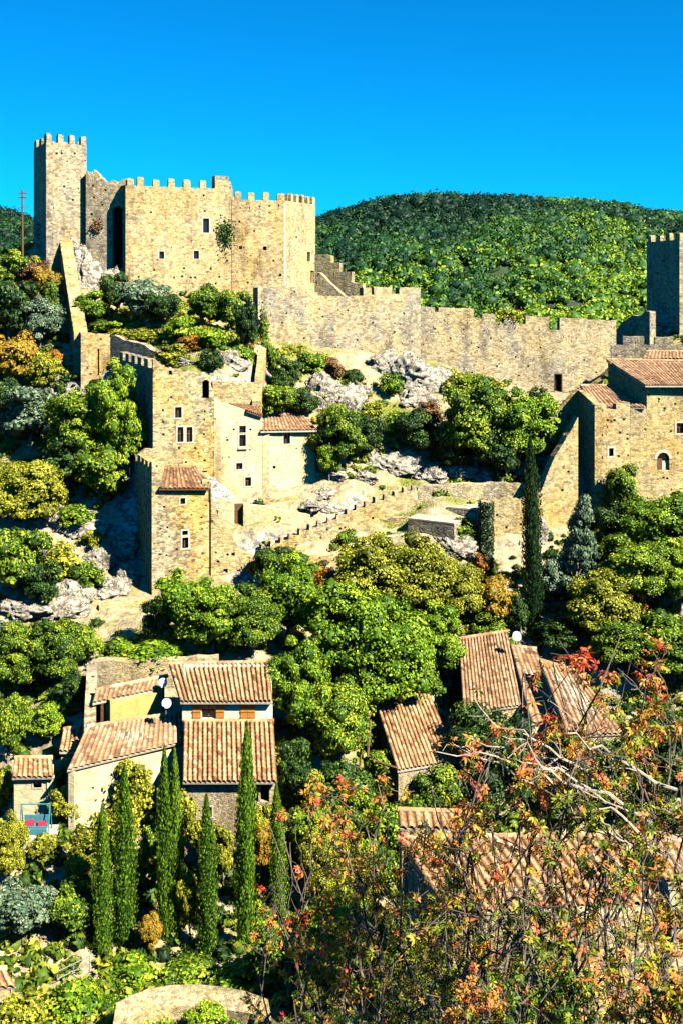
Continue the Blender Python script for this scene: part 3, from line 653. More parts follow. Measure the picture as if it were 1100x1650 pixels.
# ================================================================= THE RUINED HOUSE ON THE SLOPE
def ruin():
    t = thing('ruined_house', 'tall roofless golden stone ruin with twin mullioned windows, halfway up the slope', 'house', P(300, 760, 112))
    w = Wall((247, 112), (345, 113.8), .9); mb = MB(); ops = []
    ops += window(t, w, 282.5, 656, 293, 673, .16, 1); ops += window(t, w, 286.5, 688, 296, 712, .16, 1, True); ops += window(t, w, 301, 688, 310.5, 712, .16, 1, True)
    ops += w.arch(326.5, 612, 337.5, 642, 5); ops += window(t, w, 272.5, 597, 277.5, 604, 0, 0, mat='void')
    a = MB(); u0, u1 = w.U(326), w.U(338); z0, z1 = w.Z(332, 643), w.Z(332, 611)
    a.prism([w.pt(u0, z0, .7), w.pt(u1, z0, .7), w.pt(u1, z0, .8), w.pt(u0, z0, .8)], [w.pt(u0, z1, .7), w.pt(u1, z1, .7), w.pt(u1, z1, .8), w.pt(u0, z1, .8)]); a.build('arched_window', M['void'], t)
    for x, y in ((263, 661), (263, 680), (264, 700), (265, 722), (289, 722), (263, 742), (330, 663), (329, 676), (329, 700), (315, 722), (347.5, 694), (300, 745), (330, 742), (276, 640)):
        if x < 344: ops.append(hole(w, x, y, 3.6))
    w.mesh(mb, -36, w.px_prof([(247, 577), (262, 588), (275, 592), (300, 598), (334, 599), (338, 610), (342, 625), (345, 628)]), ops, rag=.15, step=.8); mb.build('wall', M['ochre'], t)
    # shaded side wall that runs back uphill, crenellated
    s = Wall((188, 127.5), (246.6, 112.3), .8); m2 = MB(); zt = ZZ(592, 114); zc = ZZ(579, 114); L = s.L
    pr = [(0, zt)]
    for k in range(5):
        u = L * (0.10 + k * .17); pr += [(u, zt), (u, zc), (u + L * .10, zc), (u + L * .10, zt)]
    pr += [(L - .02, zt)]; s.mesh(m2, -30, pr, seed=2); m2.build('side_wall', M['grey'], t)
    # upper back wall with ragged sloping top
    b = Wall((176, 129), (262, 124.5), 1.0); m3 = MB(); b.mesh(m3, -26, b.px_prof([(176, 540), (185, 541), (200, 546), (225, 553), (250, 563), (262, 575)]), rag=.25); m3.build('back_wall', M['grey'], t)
    # upper-left wall segment
    f = thing('garden_wall_tower', 'narrow sunlit wall end at the foot of the steep rampart, left of the ruin', 'wall', P(150, 650, 129))
    c = Wall((131, 127.6), (178, 128.8), .8); m4 = MB(); ops = [(c.U(158), c.U(160.5), c.Z(160, 605), c.Z(160, 562))]
    c.mesh(m4, -28, c.px_prof([(131, 536), (178, 538)]), ops, rag=.15); m4.build('wall', M['stone'], f)
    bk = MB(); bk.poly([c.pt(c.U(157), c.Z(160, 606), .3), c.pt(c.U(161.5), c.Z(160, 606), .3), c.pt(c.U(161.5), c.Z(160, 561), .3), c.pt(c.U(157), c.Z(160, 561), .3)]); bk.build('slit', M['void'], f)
    e = Wall((121, 134), (130.6, 127.75), .8); m5 = MB(); e.mesh(m5, -28, [(0, ZZ(536, 127.6)), (e.L - .02, ZZ(536, 127.6))]); m5.build('side_wall', M['grey'], f)
    # middle block with two-light window, joined to the ruin
    h = thing('stone_house', 'middle stone house with a stacked two-light window and a small brown roof patch', 'house', P(384, 815, 114))
    ws = ring_walls([(345.5, 113.85), (423, 115.3), (417, 121), (347, 119)], .7); w = ws[0]; mb = MB(); ops = []
    ops += window(h, w, 386, 686, 396.5, 697, .14, 0); ops += window(h, w, 386, 700.5, 396.5, 719, .16, 0); ops += window(h, w, 381, 746, 391, 756, .14, 1); ops += window(h, w, 395.5, 769, 405, 783, .16, 1, True)
    for x, y in ((348.5, 694), (377, 692), (404, 692), (367, 709), (353, 740), (350, 768), (360, 800), (398, 798)): ops.append(hole(w, x, y, 3.6))
    zt = w.Z(380, 661)
    for i, q in enumerate(ws):
        pr = q.px_prof([(345.6, 640), (362, 650), (380, 655), (400, 662), (423, 671)]) if i == 0 else [(0, zt - .8), (q.L, zt - .8)]
        if i == 0: pr[0] = (0, pr[0][1]); pr[-1] = (q.L, pr[-1][1])
        q.mesh(mb, -36, pr, ops if i == 0 else [], ends=.012 * (i % 2) + .004)
    mb.build('wall', M['limewash'], h)
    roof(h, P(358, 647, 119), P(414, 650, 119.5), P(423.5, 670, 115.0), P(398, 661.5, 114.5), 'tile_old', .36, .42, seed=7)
    sl = MB(); u = w.U(391); z = w.Z(391, 722); sl.prism([w.pt(w.U(384), z - .1, -.2), w.pt(w.U(399), z - .1, -.2), w.pt(w.U(399), z - .1, .1), w.pt(w.U(384), z - .1, .1)], [w.pt(w.U(384), z, -.2), w.pt(w.U(399), z, -.2), w.pt(w.U(399), z, .1), w.pt(w.U(384), z, .1)]); sl.build('window_ledge', M['pale'], h)
    r = thing('stone_house', 'pale stone house wing under a red tiled roof, right end of the hillside ruin', 'house', P(466, 770, 115))
    ws = ring_walls([(423.6, 115.35), (508, 117.5), (500, 123), (425, 121.3)], .7); w = ws[0]; mb = MB(); ops = []
    ops += window(r, w, 457, 697, 467.5, 715, .2, 1, True)
    for x, y, s in ((442, 753, 5), (424.9, 754, 4), (475, 790, 4), (504, 795, 4), (490, 770, 3), (430, 772, 3)): ops.append(hole(w, x, y, s))
    zt = w.Z(466, 694)
    for i, q in enumerate(ws): q.mesh(mb, -32, [(0, zt), (q.L, zt)], ops if i == 0 else [], ends=.012 * (i % 2) + .004)
    mb.build('wall', M['limewash'], r)
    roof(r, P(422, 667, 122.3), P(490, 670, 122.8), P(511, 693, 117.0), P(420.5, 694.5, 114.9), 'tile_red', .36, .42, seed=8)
    g = thing('terrace_wall', 'plain grey terrace wall above the small brown roof of the ruin', 'wall', P(380, 650, 118.5))
    q = Wall((343, 117.2), (416, 118.6), .9); m6 = MB(); q.mesh(m6, -26, q.px_prof([(343, 615), (416, 617)]), rag=.12); m6.build('wall', M['stone'], g)
    a = Vector((PX(423, 127), 127)); b = Vector((PX(414, 118), 118)); tt = thing('rampart_wall', 'short pale wall climbing behind the red-roofed wing towards the curtain wall', 'wall', P(418, 620, 120))
    d = (a - b).normalized(); n = Vector((d.y, -d.x)); hw = .45; m7 = MB(); R = random.Random(4); rows = []
    for k in range(13):
        f_ = k / 12; p = a.lerp(b, f_); z = ZZ(560, 127) * (1 - f_) + ZZ(645, 118) * f_ + R.uniform(-.12, .12)
        rows.append([(p.x - n.x * hw, p.y - n.y * hw, z - 6), (p.x - n.x * hw, p.y - n.y * hw, z), (p.x + n.x * hw, p.y + n.y * hw, z), (p.x + n.x * hw, p.y + n.y * hw, z - 6)])
    for r0, r1 in zip(rows, rows[1:]):
        for k in range(3): m7.poly([r0[k], r1[k], r1[k + 1], r0[k + 1]])
    m7.poly(rows[0]); m7.poly(rows[-1][::-1]); m7.build('wall', M['stone'], tt)
ruin()

def lower_tower():
    t = thing('gate_tower', 'square yellow stone tower with an old brown roof, lowest part of the hillside ruin', 'tower', P(290, 955, 105))
    ws = ring_walls([(245, 104), (340, 106.2), (334, 112), (222, 110)], .8); w, wl = ws[0], ws[3]; mb = MB(); ops = []
    ops += window(t, w, 291, 802.5, 299, 812, .14, 0); ops += window(t, w, 294, 855, 303, 862, .14, 0); ops += window(t, w, 294, 866, 304, 883, .16, 1)
    for x, y in ((265, 817), (275, 921), (285, 885), (325, 834), (332, 815), (270, 850)): ops.append(hole(w, x, y, 3.6))
    for i, q in enumerate(ws):
        if i == 0: pr = w.px_prof([(245, 745), (262, 750), (262, 786), (337, 788), (340, 780)]); pr[0] = (0, pr[0][1]); pr[-1] = (w.L, pr[-1][1])
        elif i == 3:
            L = q.L; z0, z1 = ZZ(762, 105), ZZ(745, 105); pr = [(0, z1)]
            for k in range(3):
                u = L * (.22 + k * .26); pr += [(u, z1), (u, z0), (u + L * .07, z0), (u + L * .07, z1)]
            pr += [(L, z1)]
        else: pr = [(0, ZZ(770, 108)), (q.L, ZZ(770, 108))]
        q.mesh(mb, -36, pr, ops if i == 0 else [], ends=.012 * (i % 2) + .004)
    mb.build('wall', M['ochre'], t)
    roof(t, P(266, 754, 108.8), P(316, 754, 109.6), P(338, 787, 105.6), P(257, 787, 103.8), 'tile_old', .36, .42, seed=9, gaps=.1)
    g = MB(); p = [P(313, 755, 109.8), P(339, 787, 106.0), P(341, 778, 106.3), P(318, 750, 110.2)]; g.prism([v + Vector((0, 0, -1.2)) for v in p], [v for v in p]); g.build('gable_coping', M['grey'], t)
    # broad buttress to the right of the tower
    b = thing('buttress_wall', 'sloping stone buttress with a round-holed grey end, right of the yellow tower', 'wall', P(380, 950, 106.5))
    w = Wall((340.4, 106), (415, 107.2), .9); mb = MB(); ops = [hole(w, x, y, s) for x, y, s in ((364, 920, 7), (339.9, 923, .1), (385, 921, 6), (404, 917, 5), (384, 942, 9), (367, 894, 4), (376, 893, 6), (352, 905, 4)) if s > 1]
    w.mesh(mb, -36, w.px_prof([(340.4, 787), (346, 812), (352, 830), (362, 845), (376, 868), (386, 884), (398, 892), (408, 895), (415, 905)]), ops, rag=.12, step=.6, seed=9); mb.build('wall', M['stone'], b)
    # yellow ledge wall at the upper left of the tower, and retaining wall at its foot
    l = thing('parapet_wall', 'short bright yellow parapet projecting left above the yellow tower', 'wall', P(240, 742, 111)); w = Wall((219, 110.6), (268, 111.4), .8); mb = MB()
    w.mesh(mb, -20.5, w.px_prof([(219, 735), (235, 724), (268, 722)]), rag=.1); mb.build('wall', M['ochre'], l)
    f = thing('retaining_wall', 'low yellow retaining wall at the foot of the yellow tower, left of it', 'wall', P(205, 985, 102)); w = Wall((160, 101.5), (247, 102.5), .8); mb = MB()
    w.mesh(mb, -36, w.px_prof([(160, 974), (185, 973), (215, 970), (247, 966)]), [hole(w, 198, 993, 4), hole(w, 220, 992, 3)], rag=.12); mb.build('wall', M['ochre'], f)
lower_tower()

def path_area():
    t = thing('path_wall', 'smooth yellow wall with a narrow brown doorway beside the climbing path', 'wall', P(440, 860, 110))
    w = Wall((352, 110.2), (500, 111.4), .8); mb = MB(); ops = [w.op(378, 813, 392.5, 866)]
    w.mesh(mb, -32, w.px_prof([(352, 800), (378, 811), (394, 813), (420, 816), (460, 823), (500, 831)]), ops, rag=.06); mb.build('wall', M['limewash'], t)
    d = MB(); u0, u1, z0, z1 = ops[0]; d.prism([w.pt(u0, z0, .5), w.pt(u1, z0, .5), w.pt(u1, z0, .6), w.pt(u0, z0, .6)], [w.pt(u0, z1, .5), w.pt(u1, z1, .5), w.pt(u1, z1, .6), w.pt(u0, z1, .6)]); d.build('door', M['wood'], t)
    # descending parapet wall of the path
    t = thing('path_wall', 'long tan retaining wall under the climbing path, its top rising to the right', 'wall', P(600, 880, 112))
    w = Wall((417, 107.6), (672, 114.5), .8); mb = MB(); prof = [(417, 888), (450, 876), (490, 858), (530, 842), (570, 824), (610, 808), (650, 794), (672, 790)]
    ops = [hole(w, x, y, 4) for x, y in ((465, 885), (500, 888), (460, 895), (548, 852), (600, 835))]
    w.mesh(mb, -34, w.px_prof(prof), ops, rag=.1, seed=3); mb.build('wall', M['stone'], t)
    xs = np.linspace(424, 668, 17)
    for k, x in enumerate(xs):
        y = np.interp(x, [p[0] for p in prof], [p[1] for p in prof]); u = w.U(x); z = w.Z(x, y); a = w.pt(u, z + .12, .35); st = MB(); st.box(a, (.3 + rng.uniform(0, .2), .6, .5 + rng.uniform(0, .25)), math.atan2(w.d.y, w.d.x) + rng.uniform(-.2, .2), .8); st.build('coping_stone', M['grey'], t)
    t2 = thing('retaining_wall', 'flat-topped tan stone wall along the path above the two small sheds', 'wall', P(755, 830, 114))
    w = Wall((672.5, 114.6), (846, 115.6), .8); mb = MB(); w.mesh(mb, -33, w.px_prof([(672.5, 785), (720, 780), (790, 778), (846, 779)]), rag=.12); mb.build('wall', M['curtain'], t2)
    t3 = thing('path_wall', 'upper yellow wall between the red-roofed wing and the rocks, following the path', 'wall', P(570, 790, 116))
    w = Wall((508.6, 117.6), (650, 120), .8); mb = MB(); w.mesh(mb, -28, w.px_prof([(508.6, 757), (520, 765), (535, 775), (560, 781), (600, 783), (650, 776)]), rag=.12); mb.build('wall', M['ochre'], t3)
    for (A, B, y0, y1, lab) in (((657, 110.6), (731, 108.2), 838, 862, 'roofless low stone shed with a pale flat top, nearer of two below the path'),
                                ((719, 112.4), (772, 111), 820, 836, 'small dark-fronted stone shed, farther of two below the path')):
        s = thing('stone_shed', lab, 'shed', P((A[0] + B[0]) / 2, y1, 110)); a = Vector((PX(*A), A[1])); b = Vector((PX(*B), B[1])); d = (b - a).normalized(); n = Vector((-d.y, d.x)) * 3.2
        ws = [Wall(a, b, .5, True), Wall(b, b + n, .5, True), Wall(b + n, a + n, .5, True), Wall(a + n, a, .5, True)]; zt = ZZ(y0, A[1]); mb = MB()
        for i, q in enumerate(ws): q.mesh(mb, zt - 6, [(0, zt), (q.L, zt)], ends=.012 * (i % 2), rag=.1, seed=i)
        mb.build('wall', M['grey'], s); sl = MB(); sl.prism([(q.A.x, q.A.y, zt + .06) for q in ws], [(q.A.x, q.A.y, zt + .22) for q in ws]); sl.build('slab', M['path'], s)
    s = thing('stone_shed', 'tiny ruined stone hut with a pale slanting slab, left of the two low sheds', 'shed', P(585, 893, 106.5)); mb = MB(); c = P(583, 888, 107.6); mb.box((c.x, c.y, c.z - .9), (1.9, 1.6, 2.6), .5); mb.build('wall', M['grey'], s)
    sl = MB(); sl.box((c.x, c.y, c.z + .52), (2.2, 1.9, .16), .5); sl.build('slab', M['path'], s)
    b = thing('terrace_wall', 'short pale terrace wall between the tiny hut and the nearer shed', 'wall', P(635, 878, 109)); w = Wall((602, 109.6), (668, 109.2), .7); mb = MB(); w.mesh(mb, -34, w.px_prof([(602, 868), (635, 863), (668, 858)]), rag=.12); mb.build('wall', M['render'], b)
    b = thing('terrace_wall', 'long pale ledge wall just above the green trees, under the coping stones', 'wall', P(500, 905, 107)); w = Wall((432, 106.6), (560, 107.6), .7); mb = MB(); w.mesh(mb, -34, w.px_prof([(432, 905), (480, 899), (560, 893)]), rag=.15); mb.build('wall', M['stone'], b)
    b = thing('terrace_wall', 'low broken wall crossing the pale rocks under the curtain wall', 'wall', P(560, 700, 123)); w = Wall((596, 123.2), (664, 122.4), .7); mb = MB(); w.mesh(mb, -24, w.px_prof([(596, 690), (620, 684), (664, 692)]), rag=.3); mb.build('wall', M['curtain'], b)
    for A, B, y0, y1, lab, mt in (((560, 110.6), (642, 111.4), 862, 852, 'pale ledge wall under the right half of the coping stones', 'limewash'), ((612, 112.6), (672, 112.2), 836, 834, 'short ledge wall touching the path wall left of the nearer shed', 'stone'),
                             ((690, 110.0), (775, 108.8), 874, 872, 'long ledge wall below the nearer shed, left of the ivy pillar', 'limewash'), ((425, 113.6), (508, 114.6), 806, 800, 'rubble-topped low wall at the foot of the red-roofed wing', 'stone'),
                             ((672, 115.6), (742, 116.2), 806, 804, 'low pale wall just above the farther shed', 'stone'), ((440, 109.2), (520, 110.4), 872, 850, 'thin terrace wall beside the climbing path below the yellow path wall', 'limewash')):
        b = thing('terrace_wall', lab, 'wall', P((A[0] + B[0]) / 2, y1 + 20, A[1])); w = Wall(A, B, .7); mb = MB(); w.mesh(mb, -34, w.px_prof([(A[0], y0), ((A[0] + B[0]) / 2, (y0 + y1) / 2 - 1), (B[0], y1)]), rag=.18, step=.7, seed=int(A[0])); mb.build('wall', M[mt], b)
    # tall masonry bastion on the right of the terraces
    b = thing('bastion_wall', 'high rough stony bastion wall between the dark ivy pillar and the tall dark cypress', 'wall', P(820, 915, 110)); w = Wall((738, 109.6), (873, 111.0), 1.0); mb = MB()
    w.mesh(mb, -36, w.px_prof([(738, 858), (775, 852), (776, 806), (790, 800), (845, 806), (873, 790)]), [hole(w, x, y, 4) for x, y in ((800, 830), (815, 850), (838, 845), (825, 875), (850, 870))], rag=.3, step=.6); mb.build('wall', M['stone'], b)
    # cliff-like wall right of the tall cypress, climbing to the right-hand house
    b = thing('sloping_wall', 'wall sloping up from the tall dark cypress to the dark-sided house tower', 'wall', P(905, 830, 117)); w = Wall((868, 112.3), (930.5, 113.6), 1.0); mb = MB()
    w.mesh(mb, -36, w.px_prof([(868, 800), (880, 768), (893, 735), (908, 712), (920, 690), (930.5, 672)]), [hole(w, x, y, 4) for x, y in ((905, 790), (915, 760))], rag=.15); mb.build('wall', M['stone'], b)
    b = thing('gable_wall', 'small pointed sunlit wall left of the lower red roof at right', 'wall', P(918, 680, 121)); w = Wall((898, 121.4), (933, 121), .8); mb = MB()
    w.mesh(mb, -30, w.px_prof([(898, 658), (915, 640), (928, 627), (933, 630)]), rag=.08); mb.build('wall', M['stone'], b)
path_area()

def right_house():
    t = thing('stone_house', 'large golden stone house with an arched window under a red roof, right edge', 'house', P(1060, 830, 116))
    w = Wall((1014.5, 114.6), (1041, 114.9), .8); mb = MB()
    w.mesh(mb, -36, [(0, ZZ(659, 114.7)), (w.L, ZZ(659, 114.7))])
    ws = ring_walls([(1041.2, 114.9), (1150, 116), (1130, 127), (978.5, 126)], .8); w = ws[0]; ops = w.arch(1057.5, 729, 1077.5, 758); ops += window(t, w, 1089, 681.5, 1101, 698, .2, 1, True)
    for x, y in ((1060.5, 643), (1070, 658), (1087, 651), (1068, 770), (1074, 771), (1045, 670), (1080, 695), (1050, 705)): ops.append(hole(w, x, y, 3.6))
    zt = w.Z(1060, 622); zb = ZZ(584, 126)
    for i, q in enumerate(ws):
        pr = [(0, zt), (q.L, zt)] if i == 0 else ([(0, zb), (q.L, zb)] if i == 2 else ([(0, zt), (q.L, zb)] if i == 1 else [(0, zb), (q.L, zt)]))
        q.mesh(mb, -36, pr, ops if i == 0 else [], ends=.012 * (i % 2) + .004)
    mb.build('wall', M['stone'], t)
    u0, u1, z0, z1 = w.op(1057.5, 729, 1077.5, 758); a = MB(); a.prism([w.pt(u0, z0, .4), w.pt(u1, z0, .4), w.pt(u1, z0, .5), w.pt(u0, z0, .5)], [w.pt(u0, z1, .4), w.pt(u1, z1, .4), w.pt(u1, z1, .5), w.pt(u0, z1, .5)]); aw = a.build('arched_window', M['dark'], t)
    um = (u0 + u1) / 2; sh = MB(); sh.prism([w.pt(u0, z0, .28), w.pt(um, z0, .28), w.pt(um, z0, .35), w.pt(u0, z0, .35)], [w.pt(u0, z1 - (u1 - u0) / 2, .28), w.pt(um, z1 - (u1 - u0) / 2, .28), w.pt(um, z1 - (u1 - u0) / 2, .35), w.pt(u0, z1 - (u1 - u0) / 2, .35)]); sh.build('shutter', M['wood'], aw)
    s2 = MB(); s2.prism([w.pt(um + .02, z0, .28), w.pt(u1, z0, .28), w.pt(u1, z0, .35), w.pt(um + .02, z0, .35)], [w.pt(um + .02, z0 + .95, .28), w.pt(u1, z0 + .95, .28), w.pt(u1, z0 + .95, .35), w.pt(um + .02, z0 + .95, .35)]); s2.build('sill_block', M['pale'], aw)
    ar = MB(); r = (u1 - u0) / 2; zc = z1 - r
    for k in range(9):
        a0, a1 = math.pi * k / 9, math.pi * (k + 1) / 9; q = [(r * math.cos(a0), r * math.sin(a0)), ((r + .3) * math.cos(a0), (r + .3) * math.sin(a0)), ((r + .3) * math.cos(a1), (r + .3) * math.sin(a1)), (r * math.cos(a1), r * math.sin(a1))]
        ar.prism([w.pt(um + x, zc + y, .2) for x, y in q], [w.pt(um + x, zc + y, -.04) for x, y in q])
    ar.build('arch_surround', M['pale'], aw)
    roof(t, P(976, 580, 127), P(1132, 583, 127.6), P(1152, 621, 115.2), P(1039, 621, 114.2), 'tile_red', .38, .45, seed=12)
    # lower tower-like wing with shaded side
    t = thing('house_tower', 'lower stone tower wing with a black-shaded side and three small windows in its red-roofed front', 'tower', P(985, 820, 114))
    t['label'] = 'lower stone tower wing with black-shaded left side and one small white-edged window'
    ws = ring_walls([(957.5, 113), (1014, 114.2), (1010, 121.5), (930.5, 121)], .7); w = ws[0]; mb = MB(); ops = window(t, w, 980, 722, 987.5, 735, .18, 0)
    for x, y in ((967, 677), (978, 677), (989, 677), (1004, 676), (969, 701), (998, 697), (968, 736), (996, 735), (1010, 707)): ops.append(hole(w, x, y, 3.8))
    zt = w.Z(985, 651); zn = w.Z(985, 660)
    for i, q in enumerate(ws):
        pr = [(0, zt), (w.U(976), zt), (w.U(976), zn), (w.U(992), zn), (w.U(992), zt), (w.L, zt)] if i == 0 else [(0, zt), (q.L, zt)]
        if i == 3: pr = [(0, ZZ(628, 121)), (q.L, zt)]
        if i == 2: pr = [(0, zt), (q.L, ZZ(630, 121))]
        q.mesh(mb, -36, pr, ops if i == 0 else [], ends=.012 * (i % 2) + .004)
    mb.build('wall', M['stone'], t)
    roof(t, P(934, 622, 122.2), P(990, 622, 122.8), P(1040, 656, 114.5), P(958, 657, 115.0), 'tile_red', .38, .45, seed=13)
    for A, B, C, D, Y0, lab in (((1040, 566), (1110, 566), (1110, 578), (1032, 577), 131, 'strip of tiled roof behind the crenellated wall at the right edge'),):
        h = thing('tiled_house', lab, 'house', P(1075, 590, 129)); hw = ring_walls([(1038, 128.6), (1135, 128.6), (1130, 132), (1040, 132)], .5); mb = MB()
        for i, q in enumerate(hw): q.mesh(mb, -22, [(0, ZZ(579, 128.6)), (q.L, ZZ(579, 128.6))], ends=.012 * (i % 2))
        mb.build('wall', M['stone'], h); roof(h, P(1040, 567, 132.3), P(1130, 567, 132.3), P(1137, 578.5, 128.3), P(1034, 578.5, 128.3), 'tile_red', .4, .45, seed=14)
right_house()

# ================================================================= VILLAGE HOUSES BELOW
def shutter(parent, w, x0, y0, x1, y1):
    u0, u1, z0, z1 = w.op(x0, y0, x1, y1); m = MB(); n = 7
    m.prism([w.pt(u0, z0, -.05), w.pt(u1, z0, -.05), w.pt(u1, z0, -.01), w.pt(u0, z0, -.01)], [w.pt(u0, z1, -.05), w.pt(u1, z1, -.05), w.pt(u1, z1, -.01), w.pt(u0, z1, -.01)])
    for k in range(3):
        za = z0 + (z1 - z0) * (.12 + .36 * k); m.prism([w.pt(u0, za, -.085), w.pt(u1, za, -.085), w.pt(u1, za, -.052), w.pt(u0, za, -.052)], [w.pt(u0, za + .09, -.085), w.pt(u1, za + .09, -.085), w.pt(u1, za + .09, -.052), w.pt(u0, za + .09, -.052)])
    return m.build('shutter', M['shutter'], parent)

def village_house():
    t = thing('village_house', 'two-level tiled village house with orange shutters in its upper wall', 'house', P(370, 1400, 76))
    ws = ring_walls([(294, 80), (439, 80), (437, 84.4), (297, 84.4)], .4); w = ws[0]; zt = ZZ(1131, 80); mb = MB(); ops = []
    ops += window(t, w, 325.5, 1136, 347.5, 1158, .0, 1, True, depth=.2); ops += window(t, w, 389, 1135, 399, 1160, 0, 0, depth=.2)
    for i, q in enumerate(ws): q.mesh(mb, -44, [(0, zt), (q.L, zt)] if i == 0 else ([(0, zt), (q.L, zt + 1.2)] if i == 1 else ([(0, zt + 1.2), (q.L, zt + 1.2)] if i == 2 else [(0, zt + 1.2), (q.L, zt)])), ops if i == 0 else [], ends=.012 * (i % 2) + .003)
    mb.build('upper_wall', M['cream'], t)
    for x0, x1 in ((311, 324), (348.5, 362), (388, 399.5), (400, 411.5)): shutter(t, w, x0, 1134, x1, 1159)
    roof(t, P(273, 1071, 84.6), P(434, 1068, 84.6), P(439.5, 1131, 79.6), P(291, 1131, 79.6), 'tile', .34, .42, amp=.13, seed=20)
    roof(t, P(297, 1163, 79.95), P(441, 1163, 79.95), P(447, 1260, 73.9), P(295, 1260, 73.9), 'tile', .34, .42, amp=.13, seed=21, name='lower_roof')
    ws = ring_walls([(298, 74.4), (444, 74.4), (440, 79.95), (298, 79.95)], .4); w = ws[0]; zt = ZZ(1264, 74.4) ; mb = MB()
    ops = [w.op(404, 1264, 417, 1292)] + [w.op(420, 1266, 435, 1292)] + window(t, w, 330, 1300, 342, 1316, .1, 1, True)
    for i, q in enumerate(ws): q.mesh(mb, -45, [(0, zt), (q.L, zt)] if i == 0 else ([(0, zt), (q.L, zt + 1.5)] if i == 1 else ([(0, zt + 1.5), (q.L, zt + 1.5)] if i == 2 else [(0, zt + 1.5), (q.L, zt)])), ops if i == 0 else [], ends=.012 * (i % 2) + .003)
    mb.build('lower_wall', M['fine'], t)
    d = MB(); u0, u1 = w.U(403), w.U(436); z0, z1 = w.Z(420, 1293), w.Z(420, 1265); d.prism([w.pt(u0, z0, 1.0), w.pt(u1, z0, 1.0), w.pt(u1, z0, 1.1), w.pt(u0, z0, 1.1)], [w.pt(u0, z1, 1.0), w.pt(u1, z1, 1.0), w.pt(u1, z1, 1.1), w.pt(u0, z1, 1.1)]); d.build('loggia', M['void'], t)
    # long low wing to the left
    t = thing('village_house', 'long low house with pinkish slanting roof and pale wall, left of the orange shutters', 'house', P(200, 1290, 77))
    ws = ring_walls([(111, 75.3), (297, 79.2), (292, 82.4), (141, 78.9)], .4); w = ws[0]; mb = MB(); zt = ZZ(1243, 75.3)
    for i, q in enumerate(ws):
        a = zt if i < 2 else zt + 1.1; pr = [(0, zt), (q.L, zt)] if i == 0 else ([(0, zt), (q.L, zt + 1.1)] if i == 1 else ([(0, zt + 1.1), (q.L, zt + 1.1)] if i == 2 else [(0, zt + 1.1), (q.L, zt)]))
        ops = [] 
        if i == 0: ops = [hole(w, x, y, 4) for x, y in ((210, 1262), (240, 1244), (150, 1270), (180, 1250))]
        q.mesh(mb, -45, pr, ops, ends=.012 * (i % 2) + .003)
    mb.build('wall', M['render'], t)
    roof(t, P(140, 1172, 79.0), P(293, 1149, 82.2), P(297, 1195, 79.0), P(109, 1241, 75.0), 'tile_red', .36, .40, amp=.09, seed=22)
    # ochre annex
    t = thing('annex', 'ochre rendered annex with a dark open porch, behind the long pinkish roof', 'house', P(218, 1160, 83))
    ws = ring_walls([(178, 81.6), (262, 84.0), (263, 85.2), (160, 82.6)], .35); w = ws[0]; mb = MB(); zt = ZZ(1134, 81.6)
    for i, q in enumerate(ws): q.mesh(mb, -38, [(0, zt), (q.L, zt)] if i == 0 else [(0, zt + .25), (q.L, zt + .25)], ends=.012 * (i % 2) + .003)
    mb.build('wall', M['orange_render'], t)
    roof(t, P(155, 1113, 82.8), P(270, 1090, 85.4), P(262, 1109, 84.2), P(150, 1133, 81.3), 'tile_red', .36, .38, amp=.09, seed=23)
    pc = MB(); p0 = P(152, 1134, 81.6)
    for x in (152, 165): pc.box((PX(x, 81.8), 81.8, ZZ(1134, 81.8) - 1.6), (.16, .16, 3.2))
    pc.build('porch_post', M['wood'], t)
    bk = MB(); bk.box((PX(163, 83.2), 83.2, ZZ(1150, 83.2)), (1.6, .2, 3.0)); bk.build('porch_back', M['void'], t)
    # enclosure wall
    t = thing('enclosure_wall', 'grey stone enclosure wall behind the annex and the shuttered house', 'wall', P(250, 1115, 87)); w = Wall((146, 87), (352, 87.6), .9); mb = MB()
    w.mesh(mb, -38, w.px_prof([(146, 1066), (250, 1062), (352, 1060)]), rag=.15); mb.build('wall', M['fine'], t)
    s = Wall((134, 82.5), (146.5, 87.2), .9); 
    a = Vector((PX(136, 80), 80)); b = Vector((PX(141, 87.4), 87.4)); w = Wall(b, a, .8, True); mb = MB(); w.mesh(mb, -40, [(0, ZZ(1066, 87.4)), (w.L, ZZ(1160, 80))], rag=.1); mb.build('side_wall', M['grey'], t)
    # small lean-to and hut
    t = thing('lean_to', 'tiny lean-to with a four-tile-wide orange roof, left of the pinkish roof', 'shed', P(113, 1215, 80)); ws = ring_walls([(99, 79), (127, 79), (128, 81.5), (101, 81.5)], .3); mb = MB()
    for i, q in enumerate(ws): q.mesh(mb, -40, [(0, ZZ(1213, 79)), (q.L, ZZ(1213, 79))], ends=.01 * (i % 2) + .003)
    mb.build('wall', M['stone'], t); roof(t, P(103, 1176, 81.9), P(131, 1173, 81.9), P(126.5, 1211, 78.8), P(96, 1211, 78.8), 'tile', .34, .4, amp=.1, seed=24)
    t = thing('stone_hut', 'small pale stone hut with one square dark window under an orange tile roof', 'shed', P(56, 1305, 77)); ws = ring_walls([(23, 76.6), (86, 76.6), (87, 78), (26, 78)], .4); w = ws[0]; mb = MB()
    ops = window(t, w, 54, 1259, 68, 1269, .08, 1); zt = ZZ(1253, 76.6)
    for i, q in enumerate(ws): q.mesh(mb, -42, [(0, zt), (q.L, zt)] if i == 0 else ([(0, zt), (q.L, zt + .3)] if i == 1 else ([(0, zt + .3), (q.L, zt + .3)] if i == 2 else [(0, zt + .3), (q.L, zt)])), ops if i == 0 else [], ends=.012 * (i % 2) + .003)
